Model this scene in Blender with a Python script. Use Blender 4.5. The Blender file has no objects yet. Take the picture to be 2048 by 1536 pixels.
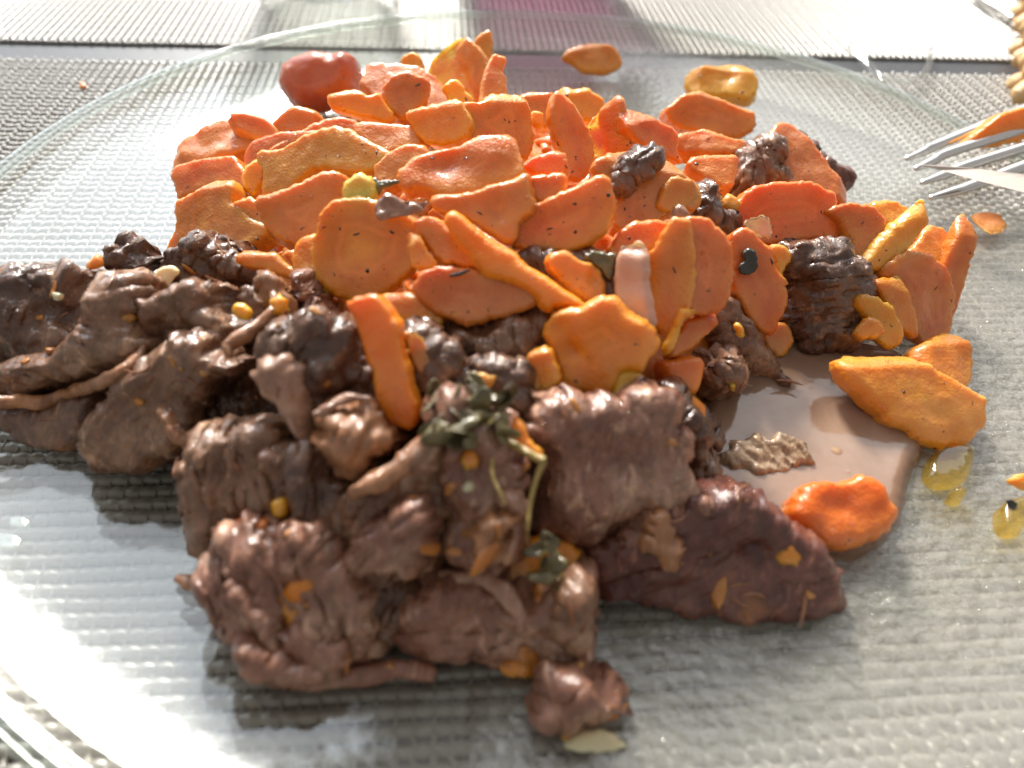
import bpy, bmesh, math, random
import numpy as np
from mathutils import Vector, Matrix, noise as mnoise
from mathutils.geometry import delaunay_2d_cdt
random.seed(7); rng = np.random.default_rng(7)
S = 0.01                                   # everything below is written in centimetres
scene = bpy.context.scene

# exposure, lamps (name, azimuth, elevation, distance m, width, height m, watts, colour), dim room light
EXPO = -0.02
WORLD = 0.44
LAMPS = [('window', -38, 36, 1.6, 1.2, 1.1, 17, (0.82, 0.91, 1.0)),
         ('window_right', 28, 40, 1.7, 1.0, 1.0, 6, (0.95, 0.97, 1.0)),
         ('direct_light', -13, 35, 2.2, 0.36, 0.32, 118, (1.0, 0.96, 0.88))]
MATCOL = ((.190, .172, .146), (.24, .217, .185), (.25, .226, .192))
# ------------------------------------------------------------------ camera
FPX, PITCH, ROLL = 1500.0, math.radians(45), 0.064
CAM = np.array([-0.999, -15.416, 11.388])
_c, _s = math.cos(ROLL), math.sin(ROLL)
_R0 = np.array([1, 0, 0.]); _D0 = np.array([0, -math.sin(PITCH), -math.cos(PITCH)])
FWD = np.array([0, math.cos(PITCH), -math.sin(PITCH)])
RGT = _c*_R0 - _s*_D0; DWN = _s*_R0 + _c*_D0
cd = bpy.data.cameras.new('camera'); cam = bpy.data.objects.new('camera', cd)
scene.collection.objects.link(cam); scene.camera = cam
m3 = Matrix((RGT, -DWN, -FWD)).transposed()
cam.matrix_world = Matrix.Translation(Vector(CAM*S)) @ m3.to_4x4()
cd.sensor_fit = 'HORIZONTAL'; cd.sensor_width = 5.9; cd.lens = 5.9*FPX/2048
cd.clip_start = 0.005; cd.clip_end = 50
cd.dof.use_dof = True; cd.dof.focus_distance = 0.163; cd.dof.aperture_fstop = 1.95

# ------------------------------------------------------------------ light: a window behind the table, direct light through it, dim room
w = bpy.data.worlds.new('World'); scene.world = w; w.use_nodes = True
w.node_tree.nodes['Background'].inputs[0].default_value = (0.98, 0.95, 0.93, 1)
w.node_tree.nodes['Background'].inputs[1].default_value = WORLD
def lamp(name, az, el, dist, sx, sy, power, col):
    """area lamp, az degrees from straight ahead (+ right), el above the table, aimed at the plate"""
    a, e = math.radians(az), math.radians(el)
    p = Vector((math.sin(a)*math.cos(e), math.cos(a)*math.cos(e), math.sin(e)))*dist
    l = bpy.data.lights.new(name, 'AREA'); l.shape = 'RECTANGLE'; l.size = sx; l.size_y = sy
    l.energy = power; l.color = col
    o = bpy.data.objects.new(name, l); scene.collection.objects.link(o)
    o.location = p; o.rotation_euler = (-p).to_track_quat('-Z', 'Y').to_euler()
    return o
for L in LAMPS: lamp(*L)
scene.view_settings.view_transform = 'Standard'; scene.view_settings.look = 'None'
scene.view_settings.exposure = EXPO; scene.view_settings.gamma = 1
scene.cycles.max_bounces = 10; scene.cycles.transparent_max_bounces = 16
scene.cycles.sample_clamp_indirect = 6

# ------------------------------------------------------------------ helpers
def unproj(x, y, z):
    r = (x-1024)/FPX*RGT + (y-768)/FPX*DWN + FWD
    return CAM + (z-CAM[2])/r[2]*r
def plate_top(r):
    r = np.asarray(r, float)
    t = np.clip((r-8.6)/5.4, 0, 1)
    return 0.55 + 0.95*t**2.9
def link(name, me, m=None, parent=None, loc=None):
    o = bpy.data.objects.new(name, me); scene.collection.objects.link(o)
    if m: me.materials.append(m)
    if parent: o.parent = parent
    if loc is not None: o.location = loc
    return o
def tag(o, label=None, cat=None, group=None, kind=None):
    if label: o['label'] = label
    if cat: o['category'] = cat
    if group: o['group'] = group
    if kind: o['kind'] = kind
    return o
def empty(name, loc):
    o = bpy.data.objects.new(name, None); scene.collection.objects.link(o); o.location = Vector(loc)*S; o.empty_display_size = .01
    return o
def mesh_np(name, V, F, smooth=True):
    """V cm, F list of equal length index rows or mixed lists"""
    me = bpy.data.meshes.new(name)
    V = np.asarray(V, float)*S
    if isinstance(F, np.ndarray):
        k = F.shape[1]; me.vertices.add(len(V)); me.vertices.foreach_set('co', V.ravel())
        me.loops.add(F.size); me.loops.foreach_set('vertex_index', F.ravel().astype(np.int32))
        me.polygons.add(len(F)); me.polygons.foreach_set('loop_start', np.arange(0, F.size, k, dtype=np.int32))
        me.update(calc_edges=True)
    else:
        me.from_pydata([tuple(v) for v in V], [], F); me.update()
    me.validate()
    if smooth: me.polygons.foreach_set('use_smooth', [True]*len(me.polygons))
    return me
# --- vectorised gradient noise
_perm = rng.permutation(256); _perm = np.concatenate([_perm, _perm, _perm]).astype(int)
_g = rng.normal(size=(256, 3)); _g /= np.linalg.norm(_g, axis=1)[:, None]
def pn(P):
    P = np.asarray(P, float); i = np.floor(P).astype(int); f = P - i; u = f*f*f*(f*(f*6-15)+10); i &= 255
    out = 0
    for dx in (0, 1):
        for dy in (0, 1):
            for dz in (0, 1):
                h = _perm[_perm[_perm[i[:, 0]+dx]+i[:, 1]+dy]+i[:, 2]+dz]
                g = _g[h]; d = f - np.array([dx, dy, dz])
                wx = u[:, 0] if dx else 1-u[:, 0]; wy = u[:, 1] if dy else 1-u[:, 1]; wz = u[:, 2] if dz else 1-u[:, 2]
                out = out + wx*wy*wz*(g*d).sum(1)
    return out*1.5
def fbm(P, oct=3):
    a, s, o = 1, 1, 0
    for k in range(oct): o = o + a*pn(P*s+17.3*k); a *= .5; s *= 2.03
    return o

# ------------------------------------------------------------------ materials
class NT:
    def __init__(s, name):
        s.m = bpy.data.materials.new(name); s.m.use_nodes = True; s.t = s.m.node_tree; s.t.nodes.clear()
        s.out = s.n('ShaderNodeOutputMaterial')
    def n(s, typ, **kw):
        x = s.t.nodes.new(typ)
        for k, v in kw.items(): setattr(x, k, v)
        return x
    def l(s, a, b): s.t.links.new(a, b)
    def coord(s, scale=(1, 1, 1), rot=(0, 0, 0), kind='Object'):
        c = s.n('ShaderNodeTexCoord'); m = s.n('ShaderNodeMapping'); m.inputs['Scale'].default_value = scale; m.inputs['Rotation'].default_value = rot
        s.l(c.outputs[kind], m.inputs[0]); return m.outputs[0]
    def noise(s, vec, scale, detail=3, rough=.55, dist=0):
        x = s.n('ShaderNodeTexNoise'); x.inputs['Scale'].default_value = scale; x.inputs['Detail'].default_value = detail
        x.inputs['Roughness'].default_value = rough; x.inputs['Distortion'].default_value = dist; s.l(vec, x.inputs['Vector']); return x.outputs['Fac']
    def ramp(s, fac, stops, interp='LINEAR'):
        x = s.n('ShaderNodeValToRGB'); x.color_ramp.interpolation = interp; e = x.color_ramp.elements
        while len(e) < len(stops): e.new(.5)
        for q, (p, c) in zip(e, stops):
            q.position = p; q.color = (c, c, c, 1) if isinstance(c, (int, float)) else (*c, 1)
        s.l(fac, x.inputs[0]); return x.outputs[0]
    def mix(s, fac, a, b, mode='MIX'):
        x = s.n('ShaderNodeMix', data_type='RGBA', blend_type=mode)
        for inp, v in ((x.inputs[0], fac), (x.inputs[6], a), (x.inputs[7], b)):
            if isinstance(v, tuple): inp.default_value = (*v, 1)
            elif isinstance(v, (int, float)): inp.default_value = v
            else: s.l(v, inp)
        return x.outputs[2]
    def math(s, op, a, b=0.0):
        x = s.n('ShaderNodeMath', operation=op)
        for inp, v in ((x.inputs[0], a), (x.inputs[1], b)):
            if isinstance(v, (int, float)): inp.default_value = v
            else: s.l(v, inp)
        return x.outputs[0]
    def bump(s, h, dist, strength=1.0, normal=None):
        x = s.n('ShaderNodeBump'); x.inputs['Distance'].default_value = dist; x.inputs['Strength'].default_value = strength
        s.l(h, x.inputs['Height'])
        if normal is not None: s.l(normal, x.inputs['Normal'])
        return x.outputs[0]
    def bsdf(s, **kw):
        b = s.n('ShaderNodeBsdfPrincipled')
        for k, v in kw.items():
            i = b.inputs[k.replace('_', ' ')]
            if hasattr(v, 'is_output') or hasattr(v, 'links'): s.l(v, i)
            elif isinstance(v, tuple) and len(v) == 3 and i.type == 'RGBA': i.default_value = (*v, 1)
            else: i.default_value = v
        s.l(b.outputs[0], s.out.inputs[0]); return b
def attr(t, name):
    a = t.n('ShaderNodeAttribute'); a.attribute_name = name; return a.outputs['Fac']
def carrot_mat(name, c1, c2, edge, speck=-.05, sss=.55, rough=.30, bumpy=1.0):
    t = NT(name); v = t.coord()
    col = t.mix(t.ramp(t.noise(v, 130, 4), [(.32, 0.), (.68, 1.)]), c1, c2)
    e = t.ramp(attr(t, 'edge'), [(0, 1.), (.35, 0.)])
    e = t.math('MULTIPLY', e, t.ramp(t.noise(v, 90, 2), [(.3, .1), (.65, 1.)]))
    col = t.mix(t.math('MULTIPLY', e, .5), col, edge)
    ring = t.ramp(attr(t, 'edge'), [(.40, 0.), (.47, 1.), (.50, 1.), (.56, 0.)])       # the core shows as a paler ring
    col = t.mix(t.math('MULTIPLY', ring, .28), col, tuple(min(1, k*1.2+.03) for k in c2))
    col = t.mix(t.math('MULTIPLY', t.ramp(t.noise(v, 340, 4, .7), [(.55, 0.), (.75, 1.)]), .22), col, tuple(k*.6 for k in c1))
    core = t.ramp(attr(t, 'edge'), [(.52, 0.), (.80, 1.)])
    col = t.mix(t.math('MULTIPLY', core, .30), col, tuple(min(1, k*1.1+.02) for k in edge))
    oi = t.n('ShaderNodeObjectInfo'); hs = t.n('ShaderNodeHueSaturation')          # every slice has its own ripeness
    t.l(t.math('ADD', t.math('MULTIPLY', oi.outputs['Random'], .022), .489), hs.inputs['Hue'])
    t.l(t.math('ADD', t.math('MULTIPLY', t.math('FRACT', t.math('MULTIPLY', oi.outputs['Random'], 7.31)), .30), .84), hs.inputs['Value'])
    t.l(col, hs.inputs['Color']); col = hs.outputs[0]
    vo = t.n('ShaderNodeTexVoronoi'); vo.inputs['Scale'].default_value = 330
    dv = t.n('ShaderNodeTexNoise'); dv.inputs['Scale'].default_value = 900; dv.inputs['Detail'].default_value = 2; t.l(v, dv.inputs['Vector'])
    dm = t.n('ShaderNodeMix', data_type='RGBA'); dm.inputs[0].default_value = .0022; t.l(v, dm.inputs[6]); t.l(dv.outputs['Color'], dm.inputs[7]); t.l(dm.outputs[2], vo.inputs['Vector'])
    sp = t.ramp(vo.outputs['Distance'], [(.05, 1.), (.13, 0.)])
    sp = t.math('MULTIPLY', sp, t.ramp(t.noise(v, 70, 2), [(.55-speck, 0.), (.60-speck, 1.)]))
    col = t.mix(sp, col, (.07, .025, .012))
    h1 = t.noise(v, 420, 5, .65); h2 = t.noise(v, 1700, 3, .6)
    wet = t.noise(v, 190, 3, .6)
    nb = t.bump(h1, .00055*bumpy, .8); nb = t.bump(h2, .00016*bumpy, .7, nb)
    t.bsdf(Base_Color=col, Roughness=t.ramp(wet, [(.3, rough+.05), (.7, rough+.28)]), Subsurface_Weight=sss, Subsurface_Radius=(1., .35, .12), Subsurface_Scale=.005,
           Specular_IOR_Level=.3, Coat_Weight=t.ramp(t.noise(v, 95, 3, .6), [(.36, .35), (.58, 1.)]), Coat_IOR=1.62, Coat_Roughness=.12, Normal=nb, Coat_Normal=t.bump(t.noise(v, 1300, 3, .6), .00016, .8, t.bump(t.noise(v, 300, 3, .6), .00045, .8)))
    return t.m
def meat_mat(name, c1, c2, c3, rough=.34, fib=(1, 1, 1), wet=.45, bumpy=1.0):
    t = NT(name); v = t.coord(); vf = t.coord(scale=fib, rot=(.5, .3, .9))
    n1 = t.noise(v, 95, 5, .62, .4)
    col = t.mix(t.ramp(n1, [(.30, 0.), (.55, 1.)]), c1, c2)
    col = t.mix(t.ramp(t.noise(v, 60, 4, .6), [(.52, 0.), (.72, 1.)]), col, c3)
    f = t.noise(vf, 520, 4, .6, .8)
    col = t.mix(t.math('MULTIPLY', t.ramp(f, [(.35, 1.), (.6, 0.)]), .45), col, tuple(k*.35 for k in c1))
    st = t.noise(t.coord(scale=(1, .12, 1), rot=(.5, .3, .9)), 330, 3, .6, .5)                 # pale strands along the grain
    col = t.mix(t.math('MULTIPLY', t.ramp(st, [(.56, 0.), (.68, 1.)]), .55), col, tuple(min(1, k*1.5) for k in c3))
    # traces of orange gravy on the meat
    g = t.ramp(t.noise(v, 42, 3, .6, .6), [(.60, 0.), (.70, 1.)])
    col = t.mix(t.math('MULTIPLY', g, .55), col, (.42, .16, .03))
    nb = t.bump(f, .0010*bumpy, .9); nb = t.bump(t.noise(v, 900, 4, .65), .00025*bumpy, .9, nb)
    ro = t.ramp(t.noise(v, 150, 3, .6), [(.35, rough+.08), (.65, rough+.3)])
    t.bsdf(Base_Color=col, Roughness=ro, Subsurface_Weight=.12, Subsurface_Radius=(1., .4, .25), Subsurface_Scale=.0015, Specular_IOR_Level=.25,
           Coat_Weight=t.ramp(t.noise(v, 80, 4, .65), [(.34, .40), (.52, 1.)]), Coat_IOR=1.5, Coat_Roughness=.11, Normal=nb, Coat_Normal=t.bump(t.noise(v, 1000, 3, .6), .00028, .9, t.bump(t.noise(v, 300, 3, .6), .0006, .9)))
    return t.m
ORA = (.62, .135, .006); ORB = (.74, .225, .018); YEL = (.84, .42, .025)
M = {}
M['carrot'] = carrot_mat('cooked_carrot', ORA, ORB, YEL)
M['carrot_pink'] = carrot_mat('cooked_carrot_pale', (.64, .165, .015), (.76, .26, .042), (.80, .34, .025), -.03)
M['carrot_red'] = carrot_mat('cooked_carrot_red', (.66, .13, .03), (.74, .22, .07), (.70, .16, .03), .0)
M['carrot_vivid'] = carrot_mat('cooked_carrot_vivid', (.74, .150, .003), (.80, .215, .007), (.86, .33, .015), .04)
M['carrot_yellow'] = carrot_mat('cooked_carrot_yellow', (.70, .245, .008), (.78, .34, .014), (.84, .50, .022), .05)
M['carrot_green'] = carrot_mat('carrot_green_stub', (.60, .36, .03), (.66, .48, .06), (.50, .45, .08), -.05)
M['mash'] = carrot_mat('carrot_mash', (.46, .105, .008), (.60, .19, .018), (.6, .2, .02), -.05, .1, .40, 1.8)
M['meat'] = meat_mat('stewed_beef', (0.155, 0.064, 0.03), (0.28, 0.135, 0.07), (0.44, 0.26, 0.15), fib=(1, .22, 1))
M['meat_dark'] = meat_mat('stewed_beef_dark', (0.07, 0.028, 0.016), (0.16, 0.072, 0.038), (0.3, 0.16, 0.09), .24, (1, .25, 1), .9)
M['meat_pink'] = meat_mat('stewed_beef_pink', (0.195, 0.072, 0.042), (0.33, 0.15, 0.092), (0.5, 0.3, 0.19), .3, (1, .2, 1))
M['meat_red'] = meat_mat('stewed_beef_red', (0.09, 0.02, 0.012), (0.15, 0.04, 0.023), (0.24, 0.095, 0.055), .34, (1, .3, 1), .6)
M['soft_fat'] = meat_mat('soft_pale_fat', (.36, .22, .12), (.46, .31, .19), (.55, .40, .26), .2, (1, .5, 1), .9, .8)
M['fibre'] = meat_mat('frayed_fibres', (0.2014, 0.0744, 0.0319), (0.3074, 0.1256, 0.0547), (0.3816, 0.1674, 0.0760), .25, (1, .3, 1), .9, .4)
M['fat'] = meat_mat('gelatinous_fat', (0.3000, 0.1425, 0.0850), (0.4200, 0.2280, 0.1445), (0.5000, 0.2850, 0.1785), .22, (1, .5, 1), .8, .35)
M['fat_tan'] = meat_mat('tan_sinew', (0.2968, 0.1163, 0.0418), (0.4028, 0.1767, 0.0760), (0.4770, 0.2232, 0.0988), .28, (1, .3, 1), .6, .6)
M['onion'] = carrot_mat('cooked_onion', (.50, .26, .17), (.60, .35, .25), (.60, .36, .26), .0, .4, .32, .4)
M['crumb'] = carrot_mat('pale_fat_crumb', (.72, .55, .32), (.80, .66, .42), (.80, .66, .42), .0, .4, .3)
def herb_mat(name, c1, c2):
    t = NT(name); v = t.coord()
    col = t.mix(t.ramp(t.noise(v, 300, 3), [(.35, 0.), (.65, 1.)]), c1, c2)
    t.bsdf(Base_Color=col, Roughness=.25, Coat_Weight=.5, Coat_Roughness=.15, Normal=t.bump(t.noise(v, 900, 4), .0008, .8)); return t.m
M['herb'] = herb_mat('wilted_herb', (.075, .058, .018), (.19, .145, .05))
M['herb_black'] = herb_mat('dark_herb', (.012, .010, .006), (.035, .030, .014))
M['stem'] = herb_mat('herb_stem', (.32, .22, .05), (.45, .30, .08))
def glass_mat(name, tint, milk=0.0, milkcol=(.75, .8, .76), film=False):
    t = NT(name); v = t.coord()
    lw = t.n('ShaderNodeLayerWeight'); lw.inputs['Blend'].default_value = .5
    tr = t.n('ShaderNodeBsdfTransparent'); tr.inputs[0].default_value = (*tint, 1)
    gl = t.n('ShaderNodeBsdfGlossy'); gl.inputs[0].default_value = (1, 1, 1, 1); gl.inputs['Roughness'].default_value = .04
    base = tr.outputs[0]
    if film:
        # pressed dimples and a dried greasy film, strongest right and front of the food
        sx = t.n('ShaderNodeSeparateXYZ'); t.l(v, sx.inputs[0])
        zone = t.math('ADD', t.math('MULTIPLY', sx.outputs[0], 9.0), t.math('MULTIPLY', t.noise(v, 30, 3), 1.0))
        zone = t.ramp(zone, [(.42, 0.), (.80, 1.)])
        zone = t.math('MULTIPLY', zone, t.ramp(t.math('ADD', t.math('MULTIPLY', sx.outputs[1], 9.0), t.math('ADD', 1.35, t.math('MULTIPLY', t.noise(v, 45, 3), .45))), [(.42, .25), (.75, 1.)]))
        zone = t.math('MULTIPLY', zone, t.ramp(t.math('MULTIPLY', sx.outputs[1], 9.0), [(.15, 1.), (.55, .12)]))
        vo = t.n('ShaderNodeTexVoronoi'); vo.feature = 'SMOOTH_F1'; vo.inputs['Scale'].default_value = 420; t.l(v, vo.inputs['Vector'])
        vo.inputs['Smoothness'].default_value = .6
        h = t.math('ADD', t.math('MULTIPLY', vo.outputs['Distance'], -1.0), t.math('MULTIPLY', t.noise(v, 900, 3), .7))
        nb = t.n('ShaderNodeBump'); nb.inputs['Distance'].default_value = .0006
        t.l(h, nb.inputs['Height']); t.l(t.math('ADD', t.math('MULTIPLY', zone, .75), .03), nb.inputs['Strength'])
        t.l(nb.outputs[0], gl.inputs['Normal']); t.l(nb.outputs[0], lw.inputs['Normal'])
        gl.inputs['Roughness'].default_value = .075
        df = t.n('ShaderNodeBsdfDiffuse'); df.inputs[0].default_value = (.46, .43, .36, 1)
        t.l(nb.outputs[0], df.inputs['Normal'])
        mx = t.n('ShaderNodeMixShader'); t.l(t.math('ADD', t.math('MULTIPLY', zone, t.ramp(t.noise(v, 260, 4), [(.25, .06), (.7, .28)])), milk), mx.inputs[0])
        t.l(tr.outputs[0], mx.inputs[1]); t.l(df.outputs[0], mx.inputs[2]); base = mx.outputs[0]
    elif milk:
        df = t.n('ShaderNodeBsdfTranslucent'); df.inputs[0].default_value = (*milkcol, 1)
        mx = t.n('ShaderNodeMixShader'); mx.inputs[0].default_value = milk
        t.l(tr.outputs[0], mx.inputs[1]); t.l(df.outputs[0], mx.inputs[2]); base = mx.outputs[0]
    fr = t.math('ADD', t.math('MULTIPLY', t.math('POWER', lw.outputs['Facing'], 4.0), .9), .05)
    m = t.n('ShaderNodeMixShader'); t.l(fr, m.inputs[0]); t.l(base, m.inputs[1]); t.l(gl.outputs[0], m.inputs[2]); t.l(m.outputs[0], t.out.inputs[0])
    return t.m
M['plate'] = glass_mat('pressed_glass_plate', (.978, .982, .965), .06, film=True)
M['rim'] = glass_mat('fire_polished_glass_rim', (.88, .92, .90), .14, (.80, .85, .84))
M['glass'] = glass_mat('drinking_glass', (.90, .91, .90), .05)
t = NT('vinyl_cord'); v = t.coord()
col = t.mix(t.noise(v, 60, 3), MATCOL[0], MATCOL[1])
t.bsdf(Base_Color=col, Roughness=.34, Specular_IOR_Level=.8, Coat_Weight=1., Coat_Roughness=.30, Normal=t.bump(t.noise(v, 1800, 2), .0002, .5)); M['cord'] = t.m
t = NT('vinyl_thread'); v = t.coord()
t.bsdf(Base_Color=t.mix(t.noise(v, 60, 3), MATCOL[2], tuple(k*.85 for k in MATCOL[2])), Roughness=.30, Specular_IOR_Level=.7); M['thread'] = t.m
t = NT('dark_table'); v = t.coord(scale=(1, 12, 1))
t.bsdf(Base_Color=t.mix(t.noise(v, 25, 5), (.035, .037, .042), (.06, .06, .065)), Roughness=.45, Normal=t.bump(t.noise(v, 200, 4), .0002, .5)); M['table'] = t.m
t = NT('cutlery_steel'); v = t.coord()
t.bsdf(Base_Color=(.72, .70, .67), Metallic=1., Roughness=t.ramp(t.noise(v, 120, 3), [(.3, .16), (.7, .3)])); M['steel'] = t.m
t = NT('blade_steel'); v = t.coord(scale=(1, 14, 1))
t.bsdf(Base_Color=(.40, .34, .30), Metallic=.8, Roughness=t.ramp(t.noise(v, 90, 3), [(.3, .40), (.7, .55)])); M['blade'] = t.m
t = NT('gravy_pool'); v = t.coord()
ed = t.math('ADD', attr(t, 'edge'), t.math('MULTIPLY', t.noise(v, 70, 4), .5))
col = t.mix(t.ramp(t.noise(v, 34, 4, .6, .8), [(.35, 0.), (.7, 1.)]), (.40, .27, .195), (.29, .17, .105))
col = t.mix(t.math('MULTIPLY', t.ramp(ed, [(.28, 1.), (.70, 0.)]), .85), col, (.24, .105, .045))
ring = t.n('ShaderNodeTexVoronoi'); ring.inputs['Scale'].default_value = 120; t.l(v, ring.inputs['Vector'])
oil = t.math('MULTIPLY', t.ramp(ring.outputs['Distance'], [(.18, 1.), (.22, 0.)]), t.ramp(t.noise(v, 45, 2), [(.55, 0.), (.6, 1.)]))
col = t.mix(t.math('MULTIPLY', oil, .5), col, (.60, .36, .16))
b = t.bsdf(Base_Color=col, Roughness=.12, Subsurface_Weight=.5, Subsurface_Radius=(1., .6, .4), Subsurface_Scale=.005, Specular_IOR_Level=.55, Coat_Weight=.2, Coat_Roughness=.06,
       Normal=t.bump(t.math('ADD', t.noise(v, 90, 3), t.math('MULTIPLY', oil, .5)), .0010, .5))
t.l(t.ramp(ed, [(.22, .25), (.60, .90)]), b.inputs['Alpha']); M['gravy'] = t.m
t = NT('clear_drop')
M['drop'] = glass_mat('grease_drop', (.97, .98, .95), .02)
M['oil'] = glass_mat('yellow_oil', (.95, .84, .48), .08, (.9, .7, .3))
t = NT('wicker'); v = t.coord()
t.bsdf(Base_Color=t.mix(t.noise(v, 120, 4), (.50, .28, .10), (.75, .52, .26)), Roughness=.5, Normal=t.bump(t.noise(v, 700, 3), .0006, .6)); M['wicker'] = t.m
M['wine'] = glass_mat('red_wine', (.86, .62, .76), .10, (.6, .2, .4))

# ------------------------------------------------------------------ table, place mats
TH = math.radians(6.5); ct, st = math.cos(TH), math.sin(TH)
def rot(X, Y): return X*ct - Y*st, X*st + Y*ct
V = [(-60, -45, 0), (60, -45, 0), (60, 60, 0), (-60, 60, 0), (-60, -45, -3), (60, -45, -3), (60, 60, -3), (-60, 60, -3)]
tb = link('table', mesh_np('table', V, [[0, 1, 2, 3], [7, 6, 5, 4], [0, 4, 5, 1], [1, 5, 6, 2], [2, 6, 7, 3], [3, 7, 4, 0]], False), M['table'])
tag(tb, kind='structure')
def grid_faces(nr, nc):
    a = (np.arange(nr-1)[:, None]*nc + np.arange(nc-1)[None, :]).ravel()
    return np.stack([a, a+1, a+nc+1, a+nc], 1)
def place_mat(label, x0, x1, y0, y1, step, nth):
    P = .28; root = empty('place_mat', (*rot((x0+x1)/2, (y0+y1)/2), 0))
    rx, ry = rot((x0+x1)/2, (y0+y1)/2)
    tag(root, label, 'place mat')
    def fin(Vs, Fs, name, mat):
        V = np.concatenate(Vs); X, Y = rot(V[:, 0], V[:, 1]); V = np.stack([X-rx, Y-ry, V[:, 2]], 1)
        o = link(name, mesh_np(name, V, np.concatenate(Fs)), mat, root); tag(o, kind='stuff')
    # backing web under the cords
    Vb = np.array([(x0, y0, .03), (x1, y0, .03), (x1, y1, .03), (x0, y1, .03)], float); X, Y = rot(Vb[:, 0], Vb[:, 1])
    link('backing', mesh_np('backing', np.stack([X-rx, Y-ry, Vb[:, 2]], 1), [[0, 1, 2, 3]], False), M['table'], root)
    Vs, Fs, off = [], [], 0
    xs = np.arange(x0, x1, step); cross = np.linspace(0, math.pi, nth)
    for k in range(int((y1-y0)/P)):
        yc = y0 + (k+.5)*P; par = k % 2
        hw = P*.47
        wob = .012*np.sin(xs*.9+k*1.7) + .010*np.sin(xs*2.3+k)
        puff = np.abs(np.sin(math.pi*xs/P))**.6                      # each cell bulges between two threads
        top = .045 + .060*puff + .012*par
        yy = yc + wob[None, :] - hw*(.70+.30*puff)[None, :]*np.cos(cross)[:, None]
        zz = .04 + top[None, :]*np.sin(cross)[:, None]**.7
        Vs.append(np.stack([np.broadcast_to(xs, yy.shape), yy, zz], -1).reshape(-1, 3))
        Fs.append(grid_faces(nth, len(xs))+off); off += nth*len(xs)
    fin(Vs, Fs, 'woven_cords', M['cord'])
    Vs, Fs, off = [], [], 0
    ys = np.arange(y0, y1, step)
    for k in range(int((x1-x0)/P)):
        xc = x0 + k*P
        xc = round(xc/P)*P
        band = 1/(1+np.exp(-(ys-2.0)*3)) * (1-.0*ys)
        band2 = 1/(1+np.exp((ys+11.2)*6))
        hw = .022 + .035*band + .05*band2
        tw = np.sin(2*math.pi*ys/P*1.0 + (k % 2)*math.pi)
        zt = .128 + .030*tw*(.4+band+band2) + .03*(band+band2)
        xoff = .02*tw + (.05*((ys/P) % 1 - .5))*band2
        sec = np.linspace(0, math.pi, 4)
        xx = xc + xoff[None, :] + hw[None, :]*np.cos(sec)[:, None]
        zz = zt[None, :] - .05 + .05*np.sin(sec)[:, None]
        Vs.append(np.stack([xx, np.broadcast_to(ys, xx.shape), zz], -1).reshape(-1, 3))
        Fs.append(grid_faces(4, len(ys))[:, ::-1]+off); off += 4*len(ys)
    fin(Vs, Fs, 'binding_threads', M['thread'])
    return root
place_mat('beige woven vinyl place mat lying under the glass plate', -26, 26, -19, 12.5, .07, 5)
place_mat('beige woven vinyl place mat across the dark gap, behind the plate', -30, 32, 13.95, 38, .14, 4)

# ------------------------------------------------------------------ plate
prof = []
for r in np.linspace(0, 13.72, 70): prof.append((r, float(plate_top(r))))
prof += [(13.84, 1.52), (13.93, 1.50), (13.99, 1.44), (14.0, 1.36), (13.97, 1.28), (13.88, 1.22), (13.75, 1.17)]
for r in np.linspace(13.4, 8.8, 20): prof.append((r, float(plate_top(r))-.30-.02*(13.4-r)/4.6))
prof += [(8.5, .17), (8.3, .135), (8.1, .17), (7.9, .22)]
for r in np.linspace(7.6, 0, 12): prof.append((r, .22))
n = 160; Vp = [(0, 0, prof[0][1])]; Fp = []
inner = prof[1:-1]
for (r, z) in inner:
    for k in range(n): a = 2*math.pi*k/n; Vp.append((r*math.cos(a), r*math.sin(a), z))
Vp.append((0, 0, prof[-1][1])); last = len(Vp)-1
for k in range(n): Fp.append([0, 1+k, 1+(k+1) % n]); Fp.append([last, 1+(len(inner)-1)*n+(k+1) % n, 1+(len(inner)-1)*n+k])
for i in range(len(inner)-1):
    for k in range(n):
        a, b = 1+i*n+k, 1+i*n+(k+1) % n; Fp.append([a, a+n, b+n, b])
pl = empty('dinner_plate', (0, 0, 0))
link('bowl', mesh_np('bowl', Vp, Fp), M['plate'], pl)
Vr, rs, ns_ = [], 200, 14
for k in range(rs):
    a = 2*math.pi*k/rs
    for j in range(ns_):
        b = 2*math.pi*j/ns_; R_ = 14.0+.17*math.cos(b); Vr.append((R_*math.cos(a), R_*math.sin(a), 1.42+.15*math.sin(b)))
link('rim', mesh_np('rim', Vr, [[k*ns_+j, ((k+1) % rs)*ns_+j, ((k+1) % rs)*ns_+(j+1) % ns_, k*ns_+(j+1) % ns_] for k in range(rs) for j in range(ns_)]), M['rim'], pl)
tag(pl, 'large round clear glass dinner plate under the stew', 'plate')

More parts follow.
